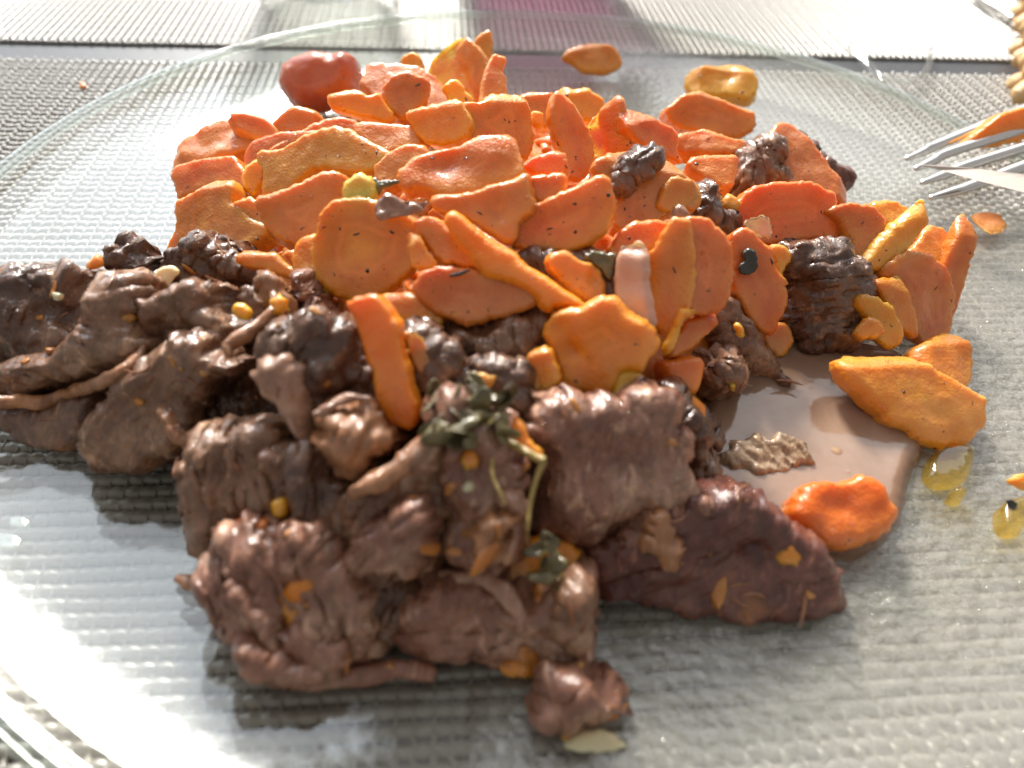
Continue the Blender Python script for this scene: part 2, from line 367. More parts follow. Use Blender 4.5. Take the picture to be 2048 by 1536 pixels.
# ------------------------------------------------------------------ generic shapes
def tube(name, pts, rad, mat, parent=None, seg=10, sub=6, loc=None, flat=1.0, noise=0.0, seed=0, taper=None, tag_attr=False):
    """pts cm, Catmull-Rom; rad number or list"""
    P = np.array(pts, float); k = len(P); rad = np.full(k, rad) if np.isscalar(rad) else np.array(rad, float)
    Q = np.vstack([2*P[0]-P[1], P, 2*P[-1]-P[-2]]); Rr = np.concatenate([[rad[0]], rad, [rad[-1]]])
    C, RR = [], []
    for i in range(1, k):
        for t_ in np.linspace(0, 1, sub, endpoint=(i == k-1)):
            a, b, c, d = Q[i-1], Q[i], Q[i+1], Q[i+2]
            C.append(.5*((2*b)+(-a+c)*t_+(2*a-5*b+4*c-d)*t_**2+(-a+3*b-3*c+d)*t_**3)); RR.append(Rr[i]*(1-t_)+Rr[i+1]*t_)
    C = np.array(C); RR = np.array(RR); T = np.gradient(C, axis=0); T /= np.linalg.norm(T, axis=1)[:, None]
    up = np.array([0, 0, 1.]); Vt = []
    for c, t_, r in zip(C, T, RR):
        s1 = np.cross(t_, up); s1 /= max(np.linalg.norm(s1), 1e-6); s2 = np.cross(s1, t_)
        for j in range(seg):
            a = 2*math.pi*j/seg; Vt.append(c + r*math.cos(a)*s1 + r*flat*math.sin(a)*s2)
    nC = len(C); Vt += [C[0]-T[0]*RR[0]*.6, C[-1]+T[-1]*RR[-1]*.6]; Vt = np.array(Vt); F = []
    for i in range(nC-1):
        for j in range(seg): F.append([i*seg+j, i*seg+(j+1) % seg, (i+1)*seg+(j+1) % seg, (i+1)*seg+j])
    for j in range(seg): F.append([nC*seg, (j+1) % seg, j]); F.append([nC*seg+1, (nC-1)*seg+j, (nC-1)*seg+(j+1) % seg])
    if noise: Vt = Vt + noise*np.stack([fbm(Vt*3+seed), fbm(Vt*3+seed+9), fbm(Vt*3+seed+21)], 1)
    if loc is None and parent is None: loc = Vt.mean(0)
    if loc is None: loc = np.zeros(3)
    o = link(name, mesh_np(name, Vt-loc, F), mat, parent, Vector(loc)*S if parent is None else None)
    return o

# depth of the visible food surface (cm above the mat) at pixels of the photograph
ZC = np.array([(0,620,2.1),(0,540,2.2),(0,750,1.6),(40,860,.8),(150,900,.85),(250,500,2.3),(200,650,2.3),(300,750,2.2),(220,900,1.0),(350,930,.9),(340,850,1.6),(400,520,2.6),
 (350,300,1.3),(350,450,1.4),(420,400,2.2),(500,300,2.7),(600,230,2.7),(630,150,1.7),(560,150,1.4),(700,250,3.3),(700,400,3.6),(700,560,2.8),(820,130,2.8),(950,80,3.0),(900,250,3.8),(900,400,4.0),
 (1000,200,3.7),(1000,330,4.2),(1000,450,3.8),(1000,600,3.2),(1000,700,2.9),(1000,850,2.8),(1000,1000,2.3),(1000,1130,1.8),(1000,1200,1.5),(1000,1310,.8),(850,1340,.8),(800,1250,1.0),(800,1100,1.9),
 (1160,200,3.2),(1250,250,3.4),(1250,350,3.7),(1200,470,3.6),(1185,110,.95),(1445,160,1.7),(1430,230,2.0),(1400,320,2.9),(1350,420,3.4),(1350,520,3.3),(1380,600,2.9),(1200,650,3.0),(1200,760,2.7),(1300,800,2.3),
 (1400,740,1.7),(1440,660,1.8),(1500,760,.95),(1500,850,.8),(1550,700,1.1),(1560,560,2.2),(1500,460,2.6),(1600,260,1.7),(1640,330,1.9),(1560,400,2.4),(1700,450,2.3),(1850,420,2.3),(1940,450,1.9),(1920,560,1.5),(1800,600,1.6),(1750,640,1.2),
 (1650,560,2.1),(1640,640,1.4),(1690,690,.95),(1900,700,.95),(1900,820,.95),(1700,780,.9),(1700,1000,.85),(1800,980,.8),(1200,900,2.3),(1300,960,1.9),(1150,1050,1.8),(1250,1060,1.4),(1400,1000,1.3),(1550,1080,1.2),(1660,1180,.7),(1500,1230,.65),
 (1300,1100,1.3),(1200,1180,.7),(1400,1120,1.3),(1160,1240,.9),(600,1300,1.0),(500,1330,.7),(500,1200,1.4),(480,1060,1.6),(450,900,1.7),(420,1150,.75),(370,960,.9),(550,950,2.2),(640,1100,1.8),(700,950,2.6),(700,850,2.9),(800,750,3.2),(650,720,3.0),(560,680,2.9),(480,620,2.8),
 (880,850,2.9),(880,960,2.6),(1160,1400,.85),(1200,1480,.65),(700,1350,.75),(600,620,2.8),(800,640,3.0)], float)
def zb(px, py, sig=55.0):
    d2 = ((ZC[:, 0]-px)**2 + (ZC[:, 1]-py)**2)/sig**2
    wgt = np.exp(-d2*.5) + 1e-3/(1+d2)**2
    return float((wgt*ZC[:, 2]).sum()/wgt.sum())
TILE = {'A': (0, 0, .3418), 'B': (500, 0, .3418), 'C': (1000, 0, .3418), 'D': (1500, 0, .2676), 'E': (0, 420, .3418), 'F': (500, 420, .3418),
        'G': (1000, 420, .3418), 'H': (1348, 420, .3418), 'I': (0, 900, .414), 'J': (350, 900, .414), 'K': (750, 900, .414), 'L': (1348, 900, .414), 'P': (0, 0, 1.0)}
def px(tile, pts):
    ox, oy, s = TILE[tile]; return [(ox+p[0]*s, oy+p[1]*s)+tuple(p[2:]) for p in pts]
def basis(el, az):
    e, a = math.radians(el), math.radians(az)
    n = np.array([math.cos(e)*math.sin(a), -math.cos(e)*math.cos(a), math.sin(e)])
    u = np.array([math.cos(a), math.sin(a), 0.]); return n, u, np.cross(n, u)
def chaikin(P, it=2):
    for _ in range(it):
        Q = np.roll(P, -1, 0); P = np.stack([.75*P+.25*Q, .25*P+.75*Q], 1).reshape(-1, 2)
    return P
def resample(P, h):
    Q = np.vstack([P, P[:1]]); L = np.r_[0, np.cumsum(np.linalg.norm(np.diff(Q, axis=0), axis=1))]
    n = max(8, int(L[-1]/h)); s = np.linspace(0, L[-1], n, endpoint=False)
    return np.stack([np.interp(s, L, Q[:, 0]), np.interp(s, L, Q[:, 1])], 1)
def inside(P, x, y):
    c = np.zeros(len(x), bool); q = np.roll(P, 1, 0)
    for (x1, y1), (x2, y2) in zip(P, q):
        if y1 == y2: continue
        k = ((y1 > y) != (y2 > y)) & (x < (x2-x1)*(y-y1)/(y2-y1)+x1); c ^= k
    return c
def segdist(P, X):
    A = P; B = np.roll(P, -1, 0); AB = B-A; L2 = (AB**2).sum(1)+1e-12
    out = np.full(len(X), 1e9)
    for s in range(0, len(X), 4000):
        x = X[s:s+4000]; t_ = np.clip(((x[:, None]-A)*AB).sum(2)/L2, 0, 1)
        d = np.linalg.norm(x[:, None]-(A+t_[..., None]*AB), axis=2).min(1); out[s:s+4000] = d
    return out
count = [0]
def slab(name, label, mat, tile, pts, el=50, az=0, T=.5, lift=0., z=None, r=.12, h=.075, jag=.02, lump=.03, lumpw=1.1, fine=.006, finew=.25,
         fib=0., fibw=.16, grain=60, dome=0., bumps=(), folds=(), cat='carrot slice', group=None, smooth=1, grow=1.05, crease=0., facet=False, ground=True, parent=None, atz=None):
    """closed body whose visible outline follows `pts`; lies on a plane through the food surface, facing (el, az)"""
    count[0] += 1; seed = count[0]*7.31
    P = np.array([p[:2] for p in px(tile, pts)], float); cx, cy = P.mean(0)
    z0 = (zb(cx, cy) if z is None else z) + lift
    if facet:
        el = el+rng.uniform(-8, 12); az = az+rng.uniform(-20, 20)
    O = unproj(cx, cy, z0); n, u, v = basis(el, az)
    def toplane(q):
        ray = (q[0]-1024)/FPX*RGT + (q[1]-768)/FPX*DWN + FWD
        w_ = CAM + ray*(((O-CAM)@n)/(ray@n)); return ((w_-O)@u, (w_-O)@v)
    Q = np.array([toplane(q) for q in P])
    ctr = Q.mean(0)
    Q = resample(chaikin(ctr+(Q-ctr)*grow, smooth), h)
    nn = len(Q); J3 = np.c_[Q*2.6, np.full(nn, seed)]
    d = Q-ctr; d /= np.linalg.norm(d, axis=1)[:, None]+1e-9
    Q = Q + d*(jag*fbm(J3, 3) + .9*jag*fbm(J3*3.3+4, 2))[:, None]
    if crease > .05: Q = Q + d*(.55*np.clip(fbm(J3*np.array([1.9, 1.9, 1])+11, 2), 0, 1)**1.5*jag*2.2)[:, None]
    lo, hi = Q.min(0), Q.max(0)
    gx, gy = np.meshgrid(np.arange(lo[0], hi[0], h), np.arange(lo[1], hi[1], h*.866)); gx = gx.copy(); gx[1::2] += h/2
    G = np.c_[gx.ravel(), gy.ravel()] + rng.uniform(-.18, .18, (gx.size, 2))*h
    G = G[inside(Q, G[:, 0], G[:, 1])]; dist = segdist(Q, G); G = G[dist > .55*h]
    X = [Vector(p) for p in np.vstack([Q, G])]
    vs, es, fs, ov, oe, of = delaunay_2d_cdt(X, [(i, (i+1) % nn) for i in range(nn)], [], 1, 1e-6)
    X = np.array([tuple(p) for p in vs]); fs = [tuple(f) for f in fs]
    d = segdist(Q, X); nv = len(X)
    # orient
    tri = np.array([f for f in fs if len(f) == 3]); a, b, c = X[tri[:, 0]], X[tri[:, 1]], X[tri[:, 2]]
    cr = (b-a)[:, 0]*(c-a)[:, 1]-(b-a)[:, 1]*(c-a)[:, 0]; tri[cr < 0] = tri[cr < 0][:, ::-1]
    r = min(r, T*.49)
    t_ = 1-np.clip(d/r, 0, 1); edge = r*(1-np.sqrt(np.clip(1-t_**2, 0, 1)))
    hf = -edge + dome*np.sqrt(np.clip(1-(1-np.clip(d/(dome*1.6+.01), 0, 1))**2, 0, 1)) if dome else -edge
    W = np.array([O + x[0]*u + x[1]*v for x in X])
    fade = np.clip(d/.12, 0, 1)
    gr = math.radians(grain); gd = np.array([math.cos(gr), math.sin(gr)]); gp = np.array([-gd[1], gd[0]])
    if fib:
        al = X@gd; ac = X@gp; wv = .25*pn(np.c_[X*.9, np.full(nv, seed)])
        rg = 1-np.abs(pn(np.c_[al/(fibw*6), (ac+wv)/fibw, np.full(nv, seed+3)]))*2.2
        hf = hf + fib*rg*(.35+.65*fade)
    for (bx, by, br, ba) in bumps:
        (qx, qy), = px(tile, [(bx, by)]); c0 = np.array(toplane((qx, qy))); c1 = np.array(toplane((qx+br*TILE[tile][2], qy)))
        rr = np.linalg.norm(c1-c0); hf = hf + ba*np.exp(-((X-c0)**2).sum(1)/rr**2)*fade
    fl = [px(tile, [(x1, y1), (x2, y2)])+[k] for (x1, y1, x2, y2, k) in folds if k]
    if facet:                                                     # cut pieces are chunky: an upper face, sometimes a side face
        ext = P.max(0)-P.min(0); mn, mx = P.min(0), P.max(0); big = min(ext) > 28
        if rng.random() < .6 and big:
            yy = mn[1]+ext[1]*rng.uniform(.14, .30); dy_ = ext[0]*rng.uniform(-.16, .16); fl.append([(mx[0], yy+dy_), (mn[0], yy-dy_), rng.uniform(.5, 1.0)])
        if rng.random() < .4 and big:
            if rng.random() < .5: xx = mn[0]+ext[0]*rng.uniform(.12, .28); fl.append([(xx, mn[1]), (xx+ext[0]*rng.uniform(-.1, .1), mx[1]), rng.uniform(.4, .9)])
            else: xx = mx[0]-ext[0]*rng.uniform(.12, .28); fl.append([(xx, mx[1]), (xx+ext[0]*rng.uniform(-.1, .1), mn[1]), rng.uniform(.4, .9)])
    for (p1, p2, k) in fl:
        c1 = np.array(toplane(p1)); c2 = np.array(toplane(p2)); e = (c2-c1)/np.linalg.norm(c2-c1)
        s_ = -(X-c1)@np.array([-e[1], e[0]]); s_ = np.where(s_ > 0, np.sqrt(s_**2+.0025)-.05, 0); hf = hf - k*s_
    hb = -T + edge
    hf = np.maximum(hf, hb+.02*(d > 1e-4)) if fl or bumps else hf
    front = W + hf[:, None]*n; back = W + hb[:, None]*n
    ed = {}
    for f in tri:
        for i in range(3):
            a, b = f[i], f[(i+1) % 3]
            if (b, a) in ed: del ed[(b, a)]
            else: ed[(a, b)] = 1
    V = [front, back]; F = [tri, tri[:, ::-1]+nv]
    ns = max(1, int(round((T-2*r)/h))); rim = sorted({i for e_ in ed for i in e_}); ri = {i: k for k, i in enumerate(rim)}
    off = 2*nv; side = []
    for s in range(1, ns):
        q = s/ns; V.append(front[rim]*(1-q)+back[rim]*q)
    def idx(i, s):
        return i if s == 0 else (i+nv if s == ns else off+(s-1)*len(rim)+ri[i])
    for (a, b) in ed:
        for s in range(ns):
            side.append([idx(b, s), idx(a, s), idx(a, s+1)]); side.append([idx(b, s), idx(a, s+1), idx(b, s+1)])
    V = np.vstack(V); F = np.vstack(F+[np.array(side)])
    # displacement along the normals
    fn = np.cross(V[F[:, 1]]-V[F[:, 0]], V[F[:, 2]]-V[F[:, 0]]); N = np.zeros_like(V)
    for k in range(3): np.add.at(N, F[:, k], fn)
    N /= np.linalg.norm(N, axis=1)[:, None]+1e-12
    disp = lump*fbm(V*lumpw+seed, 2) + fine*fbm(V/finew+seed, 2)
    if crease:
        wp = V + .25*np.stack([pn(V*2+seed), pn(V*2+seed+4), pn(V*2+seed+8)], 1)
        ax3 = gd[0]*u+gd[1]*v; al3 = V@ax3; W3 = wp - .86*np.outer(wp@ax3, ax3)
        rdg = lambda s_, o_: 1-2.4*np.sqrt(pn(W3*s_+seed+o_)**2+.006)
        disp = disp + crease*(1.7*rdg(.8, 1)+.9*rdg(1.9, 5)+.26*rdg(4.2, 9)+.07*rdg(9, 2))-crease*.6
    V = V + N*disp[:, None]
    if ground:
        rr = np.hypot(V[:, 0], V[:, 1]); g = plate_top(rr)+.012; V[:, 2] = np.where(rr < 13.9, np.maximum(V[:, 2], g), V[:, 2])
    C = V.mean(0)
    me = mesh_np(name, V-C, F)
    at = me.attributes.new('edge', 'FLOAT', 'POINT'); e = np.zeros(len(V)); e[:nv] = d; e[nv:2*nv] = d*.3
    at.data.foreach_set('value', e)
    o = link(name, me, M[mat], None, Vector(C)*S)
    tag(o, label, cat, group)
    return o
GC = 'pieces of cooked carrot heaped on the plate'; GM = 'pieces of stewed beef heaped on the plate'; GH = 'scraps of wilted herb in the stew'
def car(label, tile, pts, mat='carrot', name='carrot_slice', **k):
    k.setdefault('group', GC); k.setdefault('cat', 'carrot'); k.setdefault('T', .55); k.setdefault('jag', .045); k.setdefault('facet', True); k.setdefault('h', .062); k.setdefault('r', .06); k.setdefault('grow', 1.07)
    k.setdefault('lump', .04); k.setdefault('lumpw', 1.3); k.setdefault('fine', .009); k.setdefault('finew', .32)
    return slab(name, label, mat, tile, pts, **k)
def beef(label, tile, pts, mat='meat', name='beef_chunk', **k):
    k.setdefault('group', GM); k.setdefault('cat', 'beef'); k.setdefault('T', 1.3); k.setdefault('r', .35); k.setdefault('h', .05); k.setdefault('jag', .11); k.setdefault('grow', 1.04)
    k.setdefault('crease', .10 if mat not in ('fat',) else .02)
    k.setdefault('lump', .15); k.setdefault('lumpw', 1.3); k.setdefault('fine', .014); k.setdefault('finew', .22); k.setdefault('fib', .055); k.setdefault('fibw', .13); k.setdefault('grain', float(rng.uniform(15, 120)))
    k.setdefault('dome', .25)
    return slab(name, label, mat, tile, pts, **k)
def soft_tube(name, label, mat, tile, pts, rads, cat, group=None, lift=.1, seg=10, noise=.03, zs=None, flat=1., parent=None):
    P = px(tile, pts); Q = []
    for i, p in enumerate(P):
        z = (zs[i] if zs else zb(p[0], p[1])+lift); Q.append(unproj(p[0], p[1], z))
    count[0] += 1
    o = tube(name, Q, rads, M[mat], parent=parent, seg=seg, noise=noise, seed=count[0]*3.1, flat=flat)
    if label: tag(o, label, cat, group)
    return o

# ================================================================== BEEF (left and front)
beef('dark rounded beef chunk cut off by the left edge of the photo, topmost there', 'E', [(-160,500),(-60,430),(50,390),(130,350),(230,345),(320,355),(400,300),(500,330),(570,400),(560,520),(480,640),(450,800),(380,900),(200,900),(60,870),(-140,820)], 'meat_dark', el=55, az=-10, T=2.0, fib=.03, lump=.2, bumps=[(430,600,120,-.35),(200,430,120,.2),(120,560,80,.12)])
beef('long striated brown beef slab leaning in the middle of the left meat heap', 'E', [(560,370),(640,350),(720,390),(760,440),(790,560),(800,680),(850,790),(830,860),(700,900),(560,960),(420,1010),(250,1030),(60,1090),(-120,1100),(-140,880),(100,850),(300,800),(420,700),(480,560),(520,440)], 'meat', el=40, az=-15, T=1.2, lift=.12, grain=10, fib=.05, fibw=.13, lump=.10, bumps=[(300,760,120,-.35),(600,560,90,.15),(500,640,70,-.25)], crease=.05)
beef('smooth dark brown underside of the beef heap at the lower left, resting on bare glass', 'E', [(-160,1090),(0,1110),(200,1120),(400,1080),(580,1030),(580,1250),(500,1390),(470,1440),(380,1445),(250,1430),(130,1390),(40,1310),(-150,1290)], 'meat_dark', el=38, az=0, T=1.4, lift=.05, fib=.02, lump=.06, fine=.012, r=.3, crease=.025)
soft_tube('sinew_strip', 'thin tan sinew running along the lower edge of the left beef slab', 'fat_tan', 'E', [(-120,1105),(60,1125),(240,1125),(390,1075),(540,1030),(660,975),(780,890),(850,800)], [.13,.13,.12,.11,.12,.11,.11,.07], 'sinew', None, lift=.28, noise=.05)
beef('glossy almost black beef chunk at the top of the left meat heap', 'E', [(630,290),(690,230),(770,180),(830,175),(860,240),(890,300),(960,250),(1040,210),(1100,165),(1200,150),(1290,175),(1360,230),(1390,300),(1480,340),(1560,370),(1540,430),(1300,440),(1100,440),(1000,450),(880,480),(790,430),(700,380),(620,340)], 'meat_dark', el=62, az=0, T=1.5, lift=.0, lump=.22, lumpw=1.8, fine=.07, bumps=[(1200,230,110,.25),(930,330,80,-.3)])
beef('pale translucent knob of gristle on top of the dark beef at the left', 'E', [(1080,220),(1150,165),(1260,170),(1340,220),(1385,280),(1370,310),(1250,290),(1120,280)], 'fat', 'gristle', el=62, T=.7, lift=.22, fib=0, lump=.06, fine=.012, dome=.15)
beef('hollowed brown beef piece with dark pocket, right half of the left meat heap', 'E', [(790,500),(860,500),(940,470),(1050,430),(1250,415),(1450,440),(1560,500),(1600,590),(1520,680),(1400,770),(1300,810),(1150,740),(1000,720),(880,720),(800,640)], 'meat', el=48, az=5, T=1.2, lift=.15, grain=15, fib=.05, lump=.12, bumps=[(1330,540,130,-.55),(1000,650,120,-.35),(1450,610,80,-.3),(1250,680,70,.2),(1100,480,150,.15)], crease=.06)
soft_tube('sinew_strip', 'curved tan sinew rimming the dark pocket of hollowed beef', 'fat_tan', 'E', [(1610,500),(1610,580),(1570,630),(1480,690),(1420,740),(1340,790),(1330,860)], [.12,.11,.10,.10,.13,.12,.05], 'sinew', None, lift=.38, noise=.05)
beef('brown torn lobe of beef with an orange gravy drip, left of the round carrot slice', 'E', [(1480,400),(1520,345),(1600,345),(1660,390),(1720,460),(1770,530),(1740,610),(1670,640),(1600,600),(1560,520),(1500,460)], 'fat_tan', el=50, az=15, T=1.0, lift=.35, fib=.02, lump=.10, dome=.2, crease=.03)
beef('shredded pink-brown beef fibres under the round carrot slice', 'E', [(1700,380),(1760,390),(1800,440),(1880,470),(1900,560),(1960,640),(1900,690),(1800,680),(1700,640),(1740,560),(1720,460)], 'meat_pink', el=45, T=.9, lift=.0, grain=70, fib=.12, fibw=.12)
beef('brown upright beef flap with wavy top, front of the left meat heap', 'E', [(430,1370),(500,1240),(600,1090),(720,960),(850,880),(930,790),(980,730),(1050,745),(1120,735),(1200,800),(1280,840),(1380,850),(1460,860),(1430,940),(1400,1020),(1290,990),(1240,1060),(1190,1130),(1130,1240),(1110,1330),(1040,1420),(950,1490),(860,1536),(700,1560),(560,1530),(470,1450)], 'meat', el=38, az=-8, T=.75, lift=.35, grain=55, fib=.03, lump=.10, r=.3, dome=.18, bumps=[(950,1150,150,-.2),(800,1000,90,.12),(1350,900,70,.1),(960,1200,60,.16),(620,1350,110,.1)], crease=.045)
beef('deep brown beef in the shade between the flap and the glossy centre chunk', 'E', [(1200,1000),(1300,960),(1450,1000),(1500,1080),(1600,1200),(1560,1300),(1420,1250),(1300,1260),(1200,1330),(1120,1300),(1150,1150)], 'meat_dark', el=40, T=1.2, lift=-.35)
beef('glossy dark brown beef chunk in the centre, left of the standing carrot strip', 'F', [(30,840),(70,720),(180,660),(280,650),(380,630),(480,640),(570,680),(640,780),(680,900),(740,1010),(770,1100),(830,1200),(860,1300),(860,1400),(760,1480),(640,1536),(480,1520),(380,1400),(320,1200),(240,1000),(120,880)], 'meat_dark', el=48, az=0, T=1.6, lift=.05, lump=.2, lumpw=1.6, fine=.05, bumps=[(600,1110,150,-.5),(450,960,90,.25),(700,880,90,-.3),(420,720,100,.2),(560,1400,120,.2)])
beef('pink-brown smooth gelatinous tail hanging down the centre beef chunk', 'F', [(25,930),(50,860),(110,820),(200,820),(290,850),(340,940),(310,1060),(300,1180),(340,1290),(370,1440),(290,1390),(190,1270),(110,1140),(50,1050)], 'fat', 'gristle', el=45, az=-10, T=.7, lift=.28, fib=.012, lump=.08, fine=.015, dome=.25, r=.3, bumps=[(250,870,60,.12),(120,960,70,.1)])
beef('tan beef shoulder hanging below the shiny hollow of the centre chunk', 'F', [(380,1190),(500,1180),(640,1200),(700,1120),(760,1150),(820,1250),(860,1340),(800,1430),(700,1500),(600,1560),(470,1500),(400,1380)], 'fat_tan', el=42, az=5, T=1.1, lift=.22, fib=.05, lump=.14, crease=.07)
beef('small dark grainy beef nugget just right of the standing carrot strip', 'F', [(830,700),(880,690),(1000,655),(1090,710),(1160,780),(1250,830),(1285,890),(1260,970),(1180,1000),(1100,1050),(980,1050),(910,950),(860,820)], 'meat_dark', el=50, az=5, T=1.3, lift=.12, fib=.03, fine=.06, finew=.18, lump=.1)
beef('shaded brown beef lying under the pinkish oval carrot slice', 'F', [(1120,700),(1250,660),(1400,640),(1550,590),(1650,560),(1760,610),(1760,760),(1660,840),(1580,920),(1400,930),(1270,930),(1180,800)], 'meat', el=48, T=1.2, lift=-.15, lump=.16)
beef('rough dark beef lump above the green herb, capped by a bit of carrot', 'F', [(1180,1000),(1270,930),(1400,890),(1500,870),(1600,900),(1650,980),(1640,1100),(1600,1230),(1480,1250),(1300,1200),(1150,1130)], 'meat_dark', el=50, T=1.4, lift=.02, fib=.02, fine=.075, finew=.16)
beef('big mauve beef chunk with coarse grain, front centre below the vivid carrot chunk', 'P', [(1052,850),(1075,805),(1100,785),(1160,790),(1240,792),(1290,785),(1320,765),(1355,775),(1366,820),(1362,880),(1375,940),(1412,985),(1395,1015),(1300,1025),(1235,1070),(1190,1110),(1140,1100),(1090,1060),(1068,1000),(1075,930)], 'meat_pink', el=45, az=8, T=1.6, lift=.15, grain=75, fib=.04, fibw=.14, lump=.15, crease=.06, bumps=[(1180,900,40,-.12),(1340,800,25,.15),(1160,1000,50,.15)])
beef('long dark red beef slice, frontmost at the right beside the gravy pool', 'P', [(1180,1100),(1240,1078),(1290,1085),(1305,1030),(1370,1000),(1440,990),(1500,992),(1560,1035),(1600,1070),(1640,1092),(1665,1130),(1682,1170),(1670,1222),(1600,1228),(1540,1245),(1480,1255),(1420,1243),(1350,1228),(1260,1205),(1200,1195)], 'meat_red', el=42, az=5, T=1.2, z=1.15, r=.25, grain=25, fib=.045, fibw=.2, lump=.09, dome=.18, bumps=[(1500,1090,28,-.28),(1360,1110,50,.08)], crease=.06)
beef('reddish shredded beef ridge joining the mauve chunk to the long red slice', 'P', [(1240,1060),(1300,1010),(1370,985),(1440,990),(1500,1000),(1460,1040),(1380,1050),(1320,1075),(1290,1110),(1230,1100)], 'meat_pink', el=55, T=.9, z=1.65, fib=.09, fibw=.12, lump=.14)
beef('light brown beef column under the green herb clump', 'P', [(850,830),(880,800),(930,800),(990,860),(1040,915),(1048,960),(1010,1000),(1022,1060),(1030,1090),(995,1135),(940,1150),(895,1130),(885,1050),(878,950)], 'meat_pink', el=42, az=-5, T=1.1, lift=.22, grain=80, fib=.04, lump=.15, bumps=[(1010,1070,22,-.3),(915,900,25,.12),(960,1010,25,.12)], crease=.07)
beef('brown beef ridge running down-left from the column, front centre', 'P', [(650,1000),(700,960),(760,950),(820,905),(870,865),(900,880),(885,960),(875,1060),(862,1150),(800,1190),(720,1185),(680,1120),(655,1060)], 'meat', el=35, az=-15, T=1.1, lift=.02, grain=70, fib=.09, fibw=.16, lump=.14, bumps=[(820,1020,50,-.3),(655,1055,25,-.4)], crease=.07)
soft_tube('sinew_strip', 'tan rolled edge on top of the front centre beef ridge', 'fat_tan', 'P', [(705,985),(760,960),(810,925),(850,885),(900,862),(930,840)], [.12,.16,.15,.16,.18,.10], 'sinew', None, lift=.32, noise=.08)
beef('pale grey-pink fatty cap on the beef ridge left of the herb', 'P', [(845,800),(880,785),(915,800),(945,850),(940,890),(905,905),(880,870),(850,850)], 'fat', 'gristle', el=50, T=.6, lift=.42, fib=.01, lump=.07, dome=.2)
beef('brown grainy beef at the left of the front heap, above the bright carrot crumb', 'P', [(355,950),(385,900),(430,850),(480,850),(540,870),(590,905),(650,960),(690,1010),(680,1080),(600,1080),(540,1040),(470,1050),(440,1110),(400,1060),(370,1000)], 'meat', el=42, az=-10, T=1.4, lift=.0, fib=.05, lump=.16, grain=100)
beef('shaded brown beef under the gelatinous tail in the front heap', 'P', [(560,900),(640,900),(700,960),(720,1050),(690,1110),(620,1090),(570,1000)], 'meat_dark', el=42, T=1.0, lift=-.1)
beef('torn reddish brown beef, lowest left of the front heap with orange gravy on it', 'P', [(425,1060),(470,1025),(560,1030),(625,1060),(655,1110),(705,1160),(742,1220),(733,1290),(700,1350),(640,1372),(560,1350),(500,1352),(478,1318),(492,1285),(450,1240),(428,1200),(410,1185),(440,1130)], 'meat_pink', el=42, az=-8, T=1.5, lift=.05, grain=120, fib=.08, lump=.2, bumps=[(540,1270,25,-.4),(560,1210,40,.12),(500,1120,40,.1)])
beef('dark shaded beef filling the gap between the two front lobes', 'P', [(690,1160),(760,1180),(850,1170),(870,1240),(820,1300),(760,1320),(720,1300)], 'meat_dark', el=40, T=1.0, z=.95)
soft_tube('beef_shred', 'short stray beef shred sticking out left of the front heap', 'fat_tan', 'P', [(352,1158),(380,1166),(410,1158),(450,1135)], [.07,.13,.14,.10], 'beef', GM, zs=[.8,.82,.9,1.1], noise=.05)
soft_tube('beef_shred', 'long thin beef shred lying on the glass at the bottom of the front heap', 'meat_pink', 'P', [(480,1325),(560,1350),(640,1362),(720,1352),(800,1340),(870,1345)], [.10,.14,.13,.15,.15,.12], 'beef', GM, zs=[.9,.85,.78,.76,.76,.76], noise=.05)
beef('curled pinkish beef lobe at the bottom centre of the heap', 'P', [(795,1250),(830,1190),(855,1150),(920,1150),(985,1155),(1050,1180),(1095,1150),(1150,1140),(1190,1150),(1196,1220),(1190,1290),(1165,1335),(1060,1335),(960,1312),(870,1322),(812,1295)], 'meat_pink', el=42, az=5, T=1.4, z=1.15, grain=10, fib=.05, lump=.17, dome=.35, bumps=[(960,1250,45,-.25),(940,1170,60,.15),(1080,1230,40,.1)], crease=.08)
soft_tube('sinew_strip', 'curved pink rolled edge over the bottom centre beef lobe', 'fat', 'P', [(880,1160),(940,1158),(1000,1175),(1030,1215),(1050,1265)], [.10,.15,.14,.13,.08], 'sinew', None, zs=[1.5,1.6,1.65,1.55,1.3], noise=.06)
beef('small separate reddish beef piece nearest the viewer at the bottom', 'P', [(1062,1445),(1082,1405),(1088,1345),(1130,1325),(1165,1330),(1215,1368),(1252,1410),(1253,1440),(1180,1452),(1120,1458)], 'meat_pink', el=48, T=.8, z=1.0, lump=.12, bumps=[(1170,1380,20,.1)])
beef('brown beef scrap partly sunk in the gravy below the pair of round slices', 'G', [(1170,880),(1220,830),(1270,840),(1310,820),(1400,860),(1445,900),(1440,970),(1390,1050),(1300,1090),(1220,1050),(1180,980)], 'meat', el=50, T=1.0, lift=.0, lump=.15)
beef('long fibrous grey-brown beef strip sloping into the gravy pool', 'G', [(1260,640),(1300,540),(1370,520),(1430,600),(1490,650),(1530,760),(1600,860),(1660,950),(1730,1090),(1700,1130),(1600,1000),(1500,920),(1400,850),(1320,780)], 'meat', el=45, az=20, T=.8, lift=.05, grain=-50, fib=.07, fibw=.14)
beef('large dark brown beef chunk at the right, ringed by carrot', 'H', [(620,300),(660,200),(780,170),(900,165),(1000,190),(1060,280),(1150,340),(1210,400),(1240,480),(1220,560),(1130,640),(1100,740),(1000,800),(850,800),(740,750),(660,660),(640,560),(690,470),(660,380)], 'meat_dark', el=45, az=5, T=2.0, lift=.0, grain=10, fib=.06, lump=.16, dome=.4, bumps=[(880,440,150,.25),(900,560,200,-.15),(700,430,50,-.25)])
